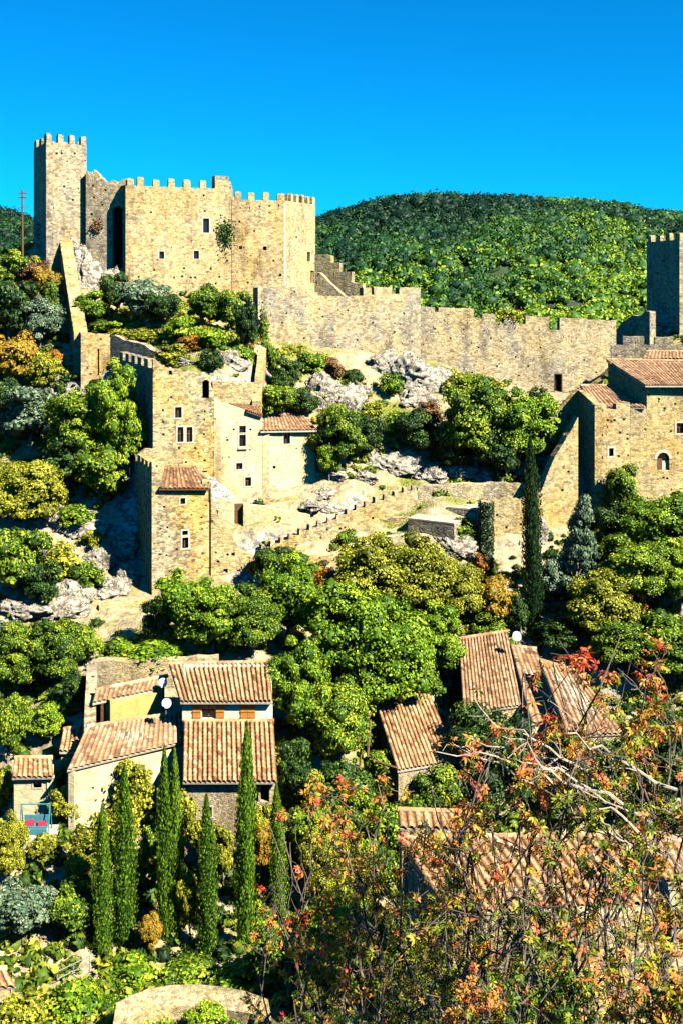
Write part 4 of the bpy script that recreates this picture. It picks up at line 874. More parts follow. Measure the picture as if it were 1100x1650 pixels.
    mb.build('wall', M['render'], t); roof(t, P(24, 1222, 78.2), P(84, 1222, 78.2), P(87, 1252, 76.3), P(20, 1253, 76.3), 'tile', .36, .4, amp=.1, seed=25)
village_house()

def dish(px, py, Y, lab, r=.42):
    t = thing('satellite_dish', lab, 'satellite dish', P(px, py + 14, Y)); c = P(px, py, Y); mb = MB(); ax = Vector((.35, -.85, .4)).normalized()
    u = ax.cross(Vector((0, 0, 1))).normalized(); v = ax.cross(u); n = 18; rings = []
    for rr, dp in ((0.001, -.10), (.5, -.075), (1.0, 0.0)):
        rings.append([c + (u * math.cos(2 * math.pi * k / n) + v * math.sin(2 * math.pi * k / n)) * r * rr + ax * dp for k in range(n)])
    for off in (0.0, -.03):
        for a, b in zip(rings, rings[1:]):
            for k in range(n): mb.poly([a[k] + ax * off, a[(k + 1) % n] + ax * off, b[(k + 1) % n] + ax * off, b[k] + ax * off])
    mb.build('dish', M['white'], t); a = MB(); a.tube([c - v * (-r * .9), c + ax * .42], .018, 5); a.tube([c - ax * .1, c - ax * .25, c - ax * .25 + Vector((0, 0, -.75))], .03, 6); a.build('mast', M['metal'], t)
    l = MB(); l.box((c + ax * .42)[:], (.09, .09, .09)); l.build('receiver', M['metal'], t)
dish(263, 1100, 83.6, 'upper white satellite dish on the corner of the shuttered house', .34)
dish(269, 1133, 79.6, 'lower white satellite dish on the wall beside the orange shutters', .34)
dish(832, 1025, 94, 'white satellite dish by the top corner of the right-hand cluster of roofs', .4)

def roof_house(name, lab, TL, TR, BR, BL, mat, wallmat, drop, seed, pitch=.4, row=.45, amp=.12, chimney=None):
    """single-slope tiled house given by the four corners of its roof"""
    ps = [P(*q) for q in (TL, TR, BR, BL)]; c = sum(ps, Vector()) / 4; t = thing(name, lab, 'house', (c.x, c.y, min(p.z for p in ps) - drop))
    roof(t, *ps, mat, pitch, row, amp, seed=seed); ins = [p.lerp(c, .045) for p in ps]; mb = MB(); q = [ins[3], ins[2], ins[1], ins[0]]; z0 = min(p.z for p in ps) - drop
    for i in range(4):
        a, b = q[i], q[(i + 1) % 4]; w = Wall((a.x, a.y), (b.x, b.y), .4, True); w.mesh(mb, z0, [(0, a.z - .16), (w.L, b.z - .16)], ends=.012 * (i % 2) + .003)
    mb.build('wall', M[wallmat], t)
    if chimney:
        cc = P(*chimney); ch = MB(); ch.box((cc.x, cc.y, cc.z), (.7, .6, 1.5), .2); ch.box((cc.x, cc.y, cc.z + .83), (.86, .76, .12), .2); ch.build('chimney', M['render'], t)
    return t
roof_house('tiled_house', 'house with a steep slanting orange roof beside dark timber props, middle of the village', (604, 1130, 88), (690, 1114, 89.4), (736, 1226, 82), (640, 1242, 80.4), 'tile', 'fine', 5, 31, .31, .42, .11)
roof_house('tiled_house', 'house with the largest ribbed roof just below the round green trees', (738, 1030, 96), (816, 1018, 97.6), (842, 1136, 89), (746, 1150, 87.4), 'tile_red', 'fine', 6, 32, .31, .42, .11)
roof_house('tiled_house', 'narrow house whose pale smooth-topped roof leans against the largest ribbed roof', (822, 1042, 95.5), (862, 1046, 96), (912, 1160, 86.5), (856, 1166, 86), 'tile_red', 'render', 6, 33, amp=.08)
roof_house('tiled_house', 'house with a short reddish ribbed roof half hidden by autumn branches', (868, 1064, 91), (932, 1084, 91), (1004, 1182, 84), (914, 1186, 83), 'tile_red', 'fine', 6, 34)
roof_house('tiled_house', 'near house with a very wide coarse tile roof under the autumn branches', (640, 1352, 58), (985, 1346, 58.4), (1064, 1456, 53.8), (722, 1472, 53.2), 'tile', 'fine', 7, 35, .46, .5, .15)
roof_house('tiled_house', 'near house with an orange pantile roof cut by the right edge of the photo', (1030, 1352, 58), (1180, 1350, 58), (1190, 1432, 54.6), (1076, 1428, 54.4), 'tile', 'render', 7, 36, .34, .34, .06)
roof_house('tiled_house', 'small house with a narrow roof strip behind the very wide coarse roof', (640, 1306, 64), (760, 1310, 64), (764, 1336, 62.7), (644, 1334, 62.7), 'tile', 'stone', 6, 37, .46, .5, .13)
def near_wall():
    w = Wall((930, 51.5), (1050, 52), .5); t = thing('garden_wall', 'low yellow rendered wall below the very wide coarse roof', 'wall', P(985, 1520, 51.6)); mb = MB(); w.mesh(mb, -40, w.px_prof([(930, 1468), (990, 1476), (1050, 1470)])); mb.build('wall', M['ochre'], t)
    for A, B, py, lab, mt in (((590, 84), (640, 82), 1160, 'dark timber side porch left of the steep slanting orange roof', 'wood'),):
        t = thing('timber_porch', lab, 'porch', P(600, 1230, 80)); m = MB()
        for x, y in ((578, 1195), (592, 1160), (618, 1215)): m = MB(); m.tube([P(x, y + 60, 81.5), P(x + 4, y, 83)], .09, 6); m.build('post', M['wood'], t)
        b_ = MB(); b_.tube([P(576, 1196, 81.5), P(603, 1134, 87)], .1, 6); b_.build('beam', M['wood'], t); b_ = MB(); b_.tube([P(600, 1225, 81.2), P(640, 1238, 80.4)], .1, 6); b_.build('beam', M['wood'], t)
near_wall()
# small things round the houses
def swing():
    c = ground_at(58, 1345); c = P(58, 1338, 74.5); t = thing('garden_swing', 'turquoise garden swing seat with red cushions below the small stone hut', 'swing seat', c)
    f = MB()
    for x in (-.95, .95):
        f.tube([c + Vector((x, -.5, -.1)), c + Vector((x, 0, 1.75)), c + Vector((x, .5, -.1))], .045, 6)
    f.tube([c + Vector((-.95, 0, 1.75)), c + Vector((.95, 0, 1.75))], .045, 6); f.build('frame', M['turquoise'], t)
    s = MB(); s.box((c + Vector((0, -.1, .35)))[:], (1.6, .55, .12)); s.box((c + Vector((0, .2, .65)))[:], (1.6, .08, .6)); s.box((c + Vector((0, -.42, .05)))[:], (1.7, .08, .5)); s.build('seat', M['turquoise'], t)
    for x, z in ((-.35, .58), (.45, .5)):
        k = MB(); k.box((c + Vector((x, -.1, z)))[:], (.6, .4, .28), .2, .8); k.build('cushion', M['red'], t)
    p = thing('stone_terrace', 'small pale stone ledge carrying the turquoise swing seat', 'terrace', c + Vector((0, 0, -1.5))); m = MB(); m.box((c + Vector((0, 0, -1.05)))[:], (2.6, 2.0, 1.9)); m.build('wall', M['render'], p)
swing()
def pole():
    t = thing('utility_pole', 'dark utility pole with short crossarms against the sky at far left', 'pole', P(37, 420, 146)); m = MB(); m.tube([P(37, 430, 146), P(36.5, 306, 146)], [.16, .11], 8); m.build('pole', M['wood'], t)
    a = MB()
    for y in (311, 318): a.tube([P(30, y, 146), P(44, y, 146)], .08, 6)
    a.tube([P(29, 334, 146), P(50, 333, 146)], .05, 6); a.build('crossarm', M['wood'], t)
pole()
def railing():
    t = thing('handrail', 'thin white metal handrail in the shade at lower left, beside the cypresses', 'handrail', P(120, 1575, 64)); m = MB()
    m.tube([P(92, 1566, 63.5), P(146, 1540, 65)], 0.03, 6); m.tube([P(92, 1578, 63.5), P(146, 1552, 65)], .03, 6); m.build('rail', M['metal'], t); q = MB()
    for x, y in ((93, 1566), (119, 1553), (145, 1540)): q.tube([P(x, y, 64), P(x, y + 28, 64)], .03, 6)
    q.build('posts', M['metal'], t)
railing()
def bottom_wall():
    t = thing('stone_bridge_wall', 'broad curved pale stone parapet of a lane at the bottom of the photo', 'wall', P(290, 1625, 58)); mb = MB(); pts = [(188, 1616, 57.0), (212, 1604, 58.2), (240, 1593, 59.2), (278, 1587, 59.8), (320, 1586, 60), (362, 1590, 60), (400, 1598, 59.5), (432, 1610, 58.5)]
    rows = []
    for x, y, Y in pts:
        a = P(x, y, Y); b = P(x + (x - 310) * .05, y + 22, Y - 1.6); b.z = a.z - .12 + rng.uniform(-.08, .08); rows.append([(a.x, a.y, a.z - 4), a[:], b[:], (b.x, b.y, b.z - 2.2)])
    for r0, r1 in zip(rows, rows[1:]):
        for k in range(3): mb.poly([r0[k], r0[k + 1], r1[k + 1], r1[k]])
    mb.poly(rows[0]); mb.poly(rows[-1][::-1]); mb.build('wall', M['fine'], t)
    t = thing('tiled_house', 'corner of an orange tiled roof at the lower left edge', 'house', P(-5, 1640, 57)); roof(t, P(-50, 1562, 60), P(10, 1562, 60), P(26, 1590, 59), P(-50, 1594, 58.9), 'tile', .4, .45, .12, seed=40)
    mb = MB(); mb.box((PX(-14, 59), 59, ZZ(1590, 59) - 2.2), (1.9, 2.0, 4)); mb.build('wall', M['stone'], t)
bottom_wall()
# ------------------------------------------------------------------ plants: crowns made of many small leaf faces
def ico(sub=2):
    import bmesh
    bm = bmesh.new(); bmesh.ops.create_icosphere(bm, subdivisions=sub, radius=1); V = np.array([v.co[:] for v in bm.verts]); T = np.array([[v.index for v in f.verts] for f in bm.faces]); bm.free(); return V, T
ICO2 = ico(2); ICO1 = ico(1)
def leaf_quads(R, C, Nn, size, asp=1.7):
    """rhombic leaves at C (n,3), normals near Nn (n,3), lengths size (n,)"""
    n = len(C); Nn = Nn / np.linalg.norm(Nn, axis=1, keepdims=True); a = np.cross(Nn, R.normal(size=(n, 3))); a /= np.linalg.norm(a, axis=1, keepdims=True) + 1e-9
    b = np.cross(Nn, a); s = size[:, None]; V = np.stack([C - a * s * .5, C - b * s * .5 / asp + Nn * s * .12, C + a * s * .5, C + b * s * .5 / asp + Nn * s * .12], 1).reshape(-1, 3)
    return V, np.arange(n * 4).reshape(n, 4)
def crown_mesh(name, seed, clumps, per, leaf, shape='round', cr=.17):
    R = np.random.default_rng(seed); d = R.normal(size=(clumps, 3)); d /= np.linalg.norm(d, axis=1, keepdims=True); r = R.uniform(.45, 1, clumps) ** .6
    c = d * r[:, None] * .5 * (1 - cr)
    lump = 1 + .60 * np.array([mnoise.noise(Vector(q * 1.7 + seed)) for q in d]); c *= lump[:, None]
    if shape == 'round': c[:, 2] = np.where(c[:, 2] < -.25, c[:, 2] * .6, c[:, 2])
    if shape == 'shrub': c[:, 2] = np.abs(c[:, 2]) * 1.5 - .42
    if shape == 'cone':
        z = R.uniform(-.5, .5, clumps); rad = (.5 - z) ** .8 * .5 * R.uniform(.5, 1, clumps); th = R.uniform(0, 6.28, clumps); c = np.stack([np.cos(th) * rad, np.sin(th) * rad, z], 1)
    st = R.uniform(size=clumps) < .16
    if shape != 'cone': c[st] *= R.uniform(1.05, 1.28, (int(st.sum()), 1))
    rs = cr * np.where(st, .55, 1) * R.uniform(.5, 1.3, clumps); ct = R.normal(0, .13, clumps)
    e = R.normal(size=(clumps, per, 3)); e /= np.linalg.norm(e, axis=2, keepdims=True); rr = R.uniform(.35, 1, (clumps, per, 1)) ** .5
    e[:, :, 2] = np.where(e[:, :, 2] < -.3, -e[:, :, 2], e[:, :, 2])
    C = c[:, None] + e * rr * rs[:, None, None] * np.array([1.1, 1.1, .8]); Nn = e + R.normal(size=e.shape) * .55 + c[:, None] * .8 + np.array([0, 0, .25])
    tint = np.clip(.48 + ct[:, None] + R.normal(0, .21, (clumps, per)), 0, 1).ravel()
    V, Q = leaf_quads(R, C.reshape(-1, 3), Nn.reshape(-1, 3), leaf * R.uniform(.6, 1.35, clumps * per)); T = np.repeat(tint, 4)
    # opaque hearts inside the clumps, in a darker leaf tint
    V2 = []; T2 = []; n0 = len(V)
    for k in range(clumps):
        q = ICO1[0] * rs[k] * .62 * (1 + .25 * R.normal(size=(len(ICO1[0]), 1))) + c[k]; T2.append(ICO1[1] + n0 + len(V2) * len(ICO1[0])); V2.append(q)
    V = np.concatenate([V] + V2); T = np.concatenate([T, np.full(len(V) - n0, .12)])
    V[:, 2] += .5
    o = np_mesh(name, V, [Q, np.concatenate(T2)], T, M['l_green']); me = o.data; bpy.data.objects.remove(o); return me
def column_mesh(name, seed, n=6500, leaf=.05, fat=.5):
    R = np.random.default_rng(seed); z = R.uniform(0.0, 1, n) ** .95; prof = np.minimum(1, (1 - z) * 3.2) ** .75 * np.minimum(1, .62 + z * 1.6) * (1 - .25 * z)
    th = R.uniform(0, 6.28, n); lob = 1 + .16 * np.sin(th * 3 + z * 9 + seed) + .12 * np.array([mnoise.noise(Vector((math.cos(t) * 2, math.sin(t) * 2, q * 14 + seed))) for t, q in zip(th, z)]) * 2.2
    rad = .5 * prof * lob * R.uniform(.66, 1.08, n); C = np.stack([np.cos(th) * rad, np.sin(th) * rad, z], 1)
    a = np.stack([np.cos(th) * .25, np.sin(th) * .25, np.full(n, 1.0)], 1) + R.normal(size=(n, 3)) * .2; a /= np.linalg.norm(a, axis=1, keepdims=True)
    nn = np.stack([np.cos(th), np.sin(th), np.zeros(n)], 1) + R.normal(size=(n, 3)) * .55; b = np.cross(nn, a); b /= np.linalg.norm(b, axis=1, keepdims=True)
    s = leaf * R.uniform(.6, 1.4, n)[:, None]; k = np.array([1, 1, .13])   # unit mesh is squeezed tall, so leaves are short in z
    V = np.stack([C - a * s * k, C - b * s * .6 * k, C + a * s * 1.2 * k, C + b * s * .6 * k], 1).reshape(-1, 3); Q = np.arange(n * 4).reshape(n, 4)
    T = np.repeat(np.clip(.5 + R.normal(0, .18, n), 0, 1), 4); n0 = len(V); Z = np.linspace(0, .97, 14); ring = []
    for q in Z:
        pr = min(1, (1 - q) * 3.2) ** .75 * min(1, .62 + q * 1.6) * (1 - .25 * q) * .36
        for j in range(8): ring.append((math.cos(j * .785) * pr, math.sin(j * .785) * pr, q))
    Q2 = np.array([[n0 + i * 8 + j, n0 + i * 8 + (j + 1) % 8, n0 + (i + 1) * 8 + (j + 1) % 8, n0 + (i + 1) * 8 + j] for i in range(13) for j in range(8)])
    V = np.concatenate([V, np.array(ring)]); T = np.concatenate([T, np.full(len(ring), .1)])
    o = np_mesh(name, V, np.concatenate([Q, Q2]), T, M['l_cypress']); me = o.data; bpy.data.objects.remove(o); return me

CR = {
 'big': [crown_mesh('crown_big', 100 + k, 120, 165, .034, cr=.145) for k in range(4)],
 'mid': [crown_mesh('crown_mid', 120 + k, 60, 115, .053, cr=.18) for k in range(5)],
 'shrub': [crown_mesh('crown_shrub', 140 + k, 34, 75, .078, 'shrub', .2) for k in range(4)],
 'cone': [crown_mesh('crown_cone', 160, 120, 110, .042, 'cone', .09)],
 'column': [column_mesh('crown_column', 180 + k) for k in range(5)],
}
def trunk_mesh(seed):
    R = random.Random(seed); m = MB(); pts = [(0, 0, -.15)]; x = y = 0
    for k in range(5): x += R.uniform(-.03, .03); y += R.uniform(-.03, .03); pts.append((x, y, .12 * (k + 1)))
    m.tube(pts, [.05, .04, .034, .03, .022, .012], 7)
    for k in range(6):
        a = R.uniform(0, 6.28); z = R.uniform(.2, .45); r = R.uniform(.2, .33); m.tube([(x * z, y * z, z), (math.cos(a) * r * .5, math.sin(a) * r * .5, z + .12), (math.cos(a) * r, math.sin(a) * r, z + .3)], [.02, .013, .006], 5, False)
    o = m.build('trunk', M['bark']); me = o.data; bpy.data.objects.remove(o); return me
TR = [trunk_mesh(k) for k in range(3)]
prng = random.Random(77)
def plant(kind, mat, px, y0, y1, w, label, name=None, cat=None, group=None, Y=None, depth=1.0, lean=0.0):
    """crown standing on the ground seen at (px, y1), its top at row y0, w photo pixels wide"""
    g = ground_at(px, y1) if Y is None else Vector((PX(px, Y), Y, ZZ(y1, Y)))
    w = w * .80 if kind == 'column' and w < 42.5 or kind == 'column' and Y and Y < 80 else w
    h = max((y1 - y0) / F * g.y, .4); wd = w / F * g.y
    name = name or {'column': 'cypress_tree', 'shrub': 'shrub', 'cone': 'conifer_tree'}.get(kind, 'tree'); cat = cat or {'shrub': 'shrub'}.get(kind, 'tree')
    t = thing(name, label, cat, g, group); t.rotation_euler.z = prng.uniform(0, 6.28) if kind != 'column' else prng.uniform(0, 6.28)
    c = bpy.data.objects.new('crown', prng.choice(CR[kind])); col.objects.link(c); c.parent = t
    s0 = .0 if kind in ('shrub', 'column') else .10
    c.scale = (wd * 1.04, wd * 1.04 * depth, h * (1 - s0) * 1.03); c.location = (0, 0, h * s0 - .15); c.rotation_euler = (lean, 0, 0)
    c.material_slots[0].link = 'OBJECT'; c.material_slots[0].material = M[mat]
    if kind in ('big', 'mid', 'cone'):
        c.rotation_euler = (prng.uniform(-.14, .14), prng.uniform(-.14, .14), prng.uniform(0, 6.28))
        k = bpy.data.objects.new('trunk', prng.choice(TR)); col.objects.link(k); k.parent = t; k.scale = (wd * .8, wd * .8, h * .85)
    if kind == 'column':
        c.rotation_euler = (prng.uniform(-.022, .022), prng.uniform(-.022, .022), 0)
        m = MB(); o = g; m.tube([(g.x, g.y, g.z - 1.0), (g.x, g.y, g.z + h * .25)], [wd * .1, wd * .07], 7); q = m.build('trunk', M['trunk_dark'], t)
        q.rotation_euler.z = 0; 
    return t

PL = [
# upper left slope
('mid','l_green',22,404,480,70,'dark-and-light green tree at the far left edge under the utility pole'),
('mid','l_brown',58,412,475,56,'small russet-tinged tree at the foot of the high tower rocks'),
('mid','l_yellow',70,430,500,44,'yellowing small tree left of the top of the steep rampart'),
('mid','l_dark',14,455,560,84,'dark tree on the left edge, halfway between pole and yellow bush'),
('mid','l_silver',66,480,570,62,'blue-green tree hugging the shaded side of the steep rampart'),
('mid','l_green',84,455,530,28,'narrow green tree tight against the upper steep rampart'),
('mid','l_yellow',28,535,630,84,'bright yellow autumn tree at the left edge'),
('shrub','l_orange',88,545,600,34,'orange shrub beside the foot of the steep rampart'),
('mid','l_lime',75,565,645,62,'yellow-green tree below the orange shrub by the rampart'),
('mid','l_dark',10,610,690,70,'dark tree cut by the left edge under the yellow autumn tree'),
('mid','l_silver',50,628,730,110,'large pale silvery olive tree on the left slope'),
('big','l_green',128,628,770,110,'tall green tree standing left of the ruin in front of the sunlit wall end'),
('big','l_bright',182,600,770,84,'tallest bright green tree directly before the dark crenellated side wall'),
('mid','l_green',212,660,770,60,'green tree pressed against the shaded corner of the ruin'),
('mid','l_dark',110,700,800,90,'dark green tree below the silvery olive tree'),
('mid','l_green',165,720,810,80,'green tree at the top of the shaded gully beside the yellow tower'),
('big','l_lime',38,738,855,120,'big rounded olive-green bush tree at the left edge above the pale rocks'),
('shrub','l_green',118,800,845,66,'flat green shrub above the pale rocks at left'),
('shrub','l_lime',90,770,815,50,'yellow-green shrub beside the rounded bush tree'),
('mid','l_green',28,858,975,90,'green tree growing among the pale rocks at the left edge'),
('mid','l_dark',62,900,985,60,'dark tree at the lower end of the pale rocks'),
('shrub','l_lime',98,868,930,70,'yellow-green shrub on the pale rocks'),
('shrub','l_green',135,890,950,60,'green shrub nearest the shaded gully on the pale rocks'),
('shrub','l_lime',150,845,880,40,'tiny yellowish shrub on top of the pale rocks by the gully'),
('shrub','l_silver',14,985,1030,50,'greyish shrub at the left edge under the pale rocks'),
# terrace beneath the keep
('mid','l_bright',152,470,530,56,'bright green bush tree right of the steep rampart on the castle terrace'),
('mid','l_dark',190,440,510,44,'dark tree below the tall dark arch of the castle'),
('mid','l_silver',232,448,524,84,'grey-green olive tree below the left end of the keep'),
('mid','l_dark',268,468,530,56,'dark bush in the middle of the keep foot'),
('mid','l_green',326,456,530,62,'upright green tree below the right half of the keep front'),
('shrub','l_bright',292,495,545,60,'vivid green shrub below the middle of the keep'),
('mid','l_green',372,468,540,50,'green tree at the right corner of the keep foot'),
('mid','l_dark',400,478,575,36,'dark tree in the shadow of the curtain wall end'),
('shrub','l_bright',345,515,555,66,'vivid green shrub centre of the castle terrace'),
('shrub','l_lime',225,518,550,76,'yellow-green low shrub above the ragged back wall'),
('shrub','l_green',170,505,535,54,'green low shrub above the sunlit wall end'),
('shrub','l_bright',388,545,590,44,'vivid green shrub near the short pale wall'),
('shrub','l_orange',312,530,562,50,'orange-brown low shrub in the castle terrace grass'),
('shrub','l_dark',338,560,598,44,'dark shrub just above the grey terrace wall'),
('shrub','l_yellow',398,528,560,30,'small yellow shrub at the curtain wall end'),
('shrub','l_lime',280,548,590,60,'yellow-green shrub behind the ruin top'),
# rocky slope under the curtain wall
('shrub','l_green',437,540,600,30,'narrow green shrub at the foot of the curtain wall corner'),
('mid','l_dark',455,575,640,50,'dark bush between the short pale wall and the rocks'),
('shrub','l_green',500,552,600,60,'green shrub against the curtain wall left of the russet shrub'),
('shrub','l_brown',535,562,606,44,'russet red-brown shrub at the foot of the curtain wall'),
('shrub','l_dark',570,585,615,36,'dark shrub at the top of the pale rocks'),
('mid','l_green',448,618,680,60,'green tree just above the red-tiled wing'),
('mid','l_dark',488,625,675,54,'dark tree right of the red-tiled wing roof'),
('big','l_green',548,655,765,84,'green tree right of the red-roofed wing'),
('mid','l_dark',585,668,742,60,'dark green tree between the red-roofed wing and the smooth boulder'),
('shrub','l_yellow',540,680,730,40,'yellowing shrub within the trees right of the red-roofed wing'),
('mid','l_bright',530,715,775,36,'small bright green bush at the foot of the red-roofed wing corner'),
('shrub','l_bright',628,595,635,44,'bright green shrub between the pale rocks'),
('shrub','l_lime',600,640,668,44,'yellowish shrub below the pale rocks'),
('shrub','l_brown',690,640,675,50,'russet low shrub below the pale rocks at right'),
('mid','l_dark',672,660,740,66,'dark tree right of the smooth boulder'),
('shrub','l_green',640,655,700,60,'green low shrub above the smooth boulder'),
('shrub','l_lime',735,590,635,60,'yellow-green shrub hugging the long low curtain wall'),
('shrub','l_lime',790,602,640,56,'second yellow-green shrub hugging the long low curtain wall'),
('big','l_green',768,612,766,120,'big round green tree, left of the pair before the long low wall'),
('big','l_bright',846,632,762,110,'big round bright green tree, right of the pair before the long low wall'),
('mid','l_dark',800,690,775,80,'dark understorey tree between the pair of big round trees'),
('mid','l_dark',725,690,770,60,'dark tree at the left foot of the big round green tree'),
('shrub','l_dark',865,618,655,40,'small dark shrub by the doorway in the long low wall'),
# below path
('shrub','l_green',748,832,872,46,'dark green bush beside the nearer stone shed'),
('mid','l_dark',438,885,950,60,'dark tree against the round-holed grey end of the buttress'),
('mid','l_bright',290,925,1030,84,'green tree at the foot of the yellow tower, leftmost'),
('mid','l_dark',262,960,1035,60,'dark bush below the low yellow retaining wall'),
('big','l_bright',345,945,1062,100,'bright green tree at the foot of the buttress'),
('big','l_green',408,950,1062,92,'green tree above the top roof of the shuttered house'),
('big','l_bright',466,900,1040,110,'round green tree under the coping stones of the path wall'),
('mid','l_orange',522,915,985,60,'orange-tipped tree in the green mass under the path'),
('big','l_bright',545,945,1120,150,'huge bright green tree right of the shuttered house'),
('big','l_lime',600,868,1010,130,'green tree directly below the tiny ruined hut'),
('big','l_lime',668,872,1015,120,'yellow-green tree below the stone sheds'),
('big','l_bright',622,985,1170,150,'huge round green tree above the steep slanting orange roof'),
('big','l_bright',700,980,1100,100,'bright green tree touching the top of the largest ribbed roof'),
('big','l_lime',735,905,1020,90,'yellow-green tree left of the orange autumn tree'),
('mid','l_orange',770,890,960,44,'slim orange autumn tree at the foot of the ivy pillar'),
('mid','l_yellow',805,930,1015,70,'yellow-orange autumn tree left of the tall dark cypress'),
('mid','l_green',790,985,1040,60,'green bush behind the top of the largest ribbed roof'),
('big','l_bright',486,1040,1200,100,'tall green tree touching the right wall of the shuttered house'),
('big','l_green',548,1100,1240,110,'dark green tree behind the timber side porch'),
('mid','l_green',660,1060,1140,90,'dark tree between the two ribbed roofs'),
('mid','l_dark',838,960,1040,40,'dark bush in the shade of the tall cypress'),
('mid','l_silver',890,900,985,50,'grey-green bush right of the tall dark cypress'),
('mid','l_green',1005,752,850,60,'green tree in front of the house tower front'),
('big','l_bright',1062,795,905,120,'bright green tree below the arched window at the right edge'),
('mid','l_dark',985,810,890,56,'dark bush between the silver conifer and the house'),
('big','l_green',1030,870,985,120,'green tree right of the silver conifer'),
('big','l_bright',1095,880,990,90,'bright green tree cut by the right edge'),
('big','l_lime',965,925,1045,110,'yellow-green tree below the silver conifer'),
('mid','l_orange',1015,940,1000,50,'orange-flushed small tree below the silver conifer, right'),
('mid','l_green',1060,985,1090,110,'green tree at the right edge behind the autumn branches'),
# left village gardens
('big','l_green',30,1005,1120,90,'dark tree at the left edge above the garden terraces'),
('big','l_green',88,1000,1110,90,'green tree above the enclosure wall corner'),
('mid','l_green',135,1010,1075,60,'green tree just behind the enclosure wall'),
('mid','l_dark',120,1080,1150,40,'dark tree in the shade left of the enclosure wall'),
('mid','l_bright',72,1135,1200,54,'round bright green bush above the small stone hut'),
('mid','l_green',14,1120,1235,60,'green tree cut by the left edge above the small stone hut'),
('mid','l_lime',10,1240,1310,40,'yellow-green bush left of the small stone hut'),
('shrub','l_bright',250,1020,1062,110,'vivid green low shrub behind the enclosure wall'),
('shrub','l_bright',190,1015,1058,60,'vivid green grassy shrub at the top of the garden'),
('shrub','l_dark',105,1225,1275,26,'dark shrub in the alley right of the stone hut'),
('big','l_lime',14,1315,1430,64,'yellow-green tree at the left edge below the turquoise swing'),
('mid','l_lime',108,1268,1335,52,'yellow-green tree between the stone hut and the pale wall'),
('mid','l_lime',150,1330,1415,90,'yellow-green bush beneath the long pale wall'),
('mid','l_lime',222,1228,1330,64,'yellow-green climber tree against the long pale wall'),
('mid','l_lime',322,1262,1400,64,'yellow-green tree against the lower wall of the shuttered house'),
('mid','l_green',250,1330,1450,60,'green leafy tree between the paired and the twin cypresses'),
('mid','l_green',110,1415,1500,90,'dark green tree left of the leftmost cypress'),
('mid','l_silver',40,1430,1530,100,'pale greyish tree at the lower left edge'),
('mid','l_yellow',240,1465,1540,40,'yellow-brown dry bush between the paired and twin cypresses'),
('mid','l_lime',306,1400,1530,40,'lime bush between the twin and the single cypress'),
('mid','l_yellow',428,1330,1420,44,'yellowing bush right of the tallest cypress'),
('shrub','l_bright',120,1565,1640,110,'bright green shrub at the bottom left corner above the lane'),
('shrub','l_bright',215,1540,1590,90,'bright green shrub in front of the paired cypresses'),
('shrub','l_green',300,1535,1580,90,'green shrub behind the curved parapet'),
('shrub','l_bright',385,1540,1592,90,'bright green shrub at the foot of the tallest cypress'),
('shrub','l_lime',30,1595,1670,90,'yellow-green shrub in the bottom left corner'),
('mid','l_green',455,1490,1600,90,'green bush right of the tallest cypress foot'),
('mid','l_green',500,1290,1400,90,'green tree below the loggia corner of the shuttered house'),
('mid','l_dark',470,1190,1300,60,'dark tree against the right side of the lower tiled roof'),
('mid','l_dark',540,1230,1330,100,'dark leafy tree left of the autumn branches'),
('big','l_green',600,1290,1450,150,'dark tree in the valley behind the autumn branches'),
('big','l_dark',800,1140,1330,150,'dark tree in the valley below the largest ribbed roof'),
('big','l_dark',960,1180,1320,160,'dark tree in the valley below the short reddish roof'),
('big','l_dark',1070,1150,1320,150,'dark tree in the valley at the right edge'),
('big','l_green',690,1222,1340,110,'green tree in the valley below the steep orange roof'),
('big','l_bright',560,1440,1610,130,'bright green tree at the bottom, right of the garden cypresses behind fine twigs'),
('big','l_green',645,1470,1640,130,'green tree at the bottom, under the left corner of the very wide roof'),
('big','l_lime',520,1330,1450,90,'lime-green tree between the rightmost garden cypress and the very wide roof'),
('shrub','l_lime',950,618,645,50,'third yellow-green shrub hugging the long low curtain wall, near the red roofs'),
('shrub','l_dark',860,640,668,44,'dark low shrub above the bright round tree'),
('shrub','l_green',520,690,730,30,'narrow green shrub at the corner of the red-roofed wing'),
('shrub','l_lime',470,880,915,60,'yellow-green shrub under the left end of the coping stones'),
('shrub','l_green',560,845,880,40,'green shrub on the path wall slope, left of the tiny hut'),
('mid','l_bright',955,875,940,50,'fresh green bush between the silver conifer and the right edge trees'),
('shrub','l_bright',255,1600,1660,70,'bright green shrub in front of the curved parapet, left'),
('shrub','l_green',395,1605,1660,80,'green shrub in front of the curved parapet, right'),
('mid','l_lime',345,1268,1385,56,'lime vine tree right in front of the lower tiled roof, left of the tallest cypress'),
('mid','l_lime',422,1300,1400,40,'lime vine bush below the loggia openings'),
('shrub','l_green',190,1590,1640,70,'green shrub covering the left end of the curved parapet'),
('mid','l_bright',330,1618,1680,70,'fresh green bush at the bottom edge before the curved parapet'),
('big','l_green',1000,1000,1100,110,'green tree among the highest autumn branches, below the yellow-green tree'),
('big','l_bright',1085,1005,1115,100,'bright green tree at the right edge among the highest autumn branches'),
('mid','l_dark',905,1000,1060,70,'dark bush under the first red-pink autumn tufts'),
('mid','l_lime',200,1290,1370,60,'lime bush between the second cypress and the pale wall'),
('mid','l_lime',305,1275,1350,50,'lime bush just right of the twin cypresses'),
('mid','l_lime',360,1330,1430,44,'lime bush between the single and the tallest cypress'),
('mid','l_lime',130,1370,1440,60,'pale lime bush left of the leftmost cypress, mid height'),
('shrub','l_lime',70,1330,1380,60,'lime shrub under the turquoise swing'),
('shrub','l_bright',420,1440,1500,50,'bright shrub between the tallest and the rightmost garden cypress'),
('mid','l_green',655,1395,1500,60,'green bush against the shaded end wall of the very wide roof'),
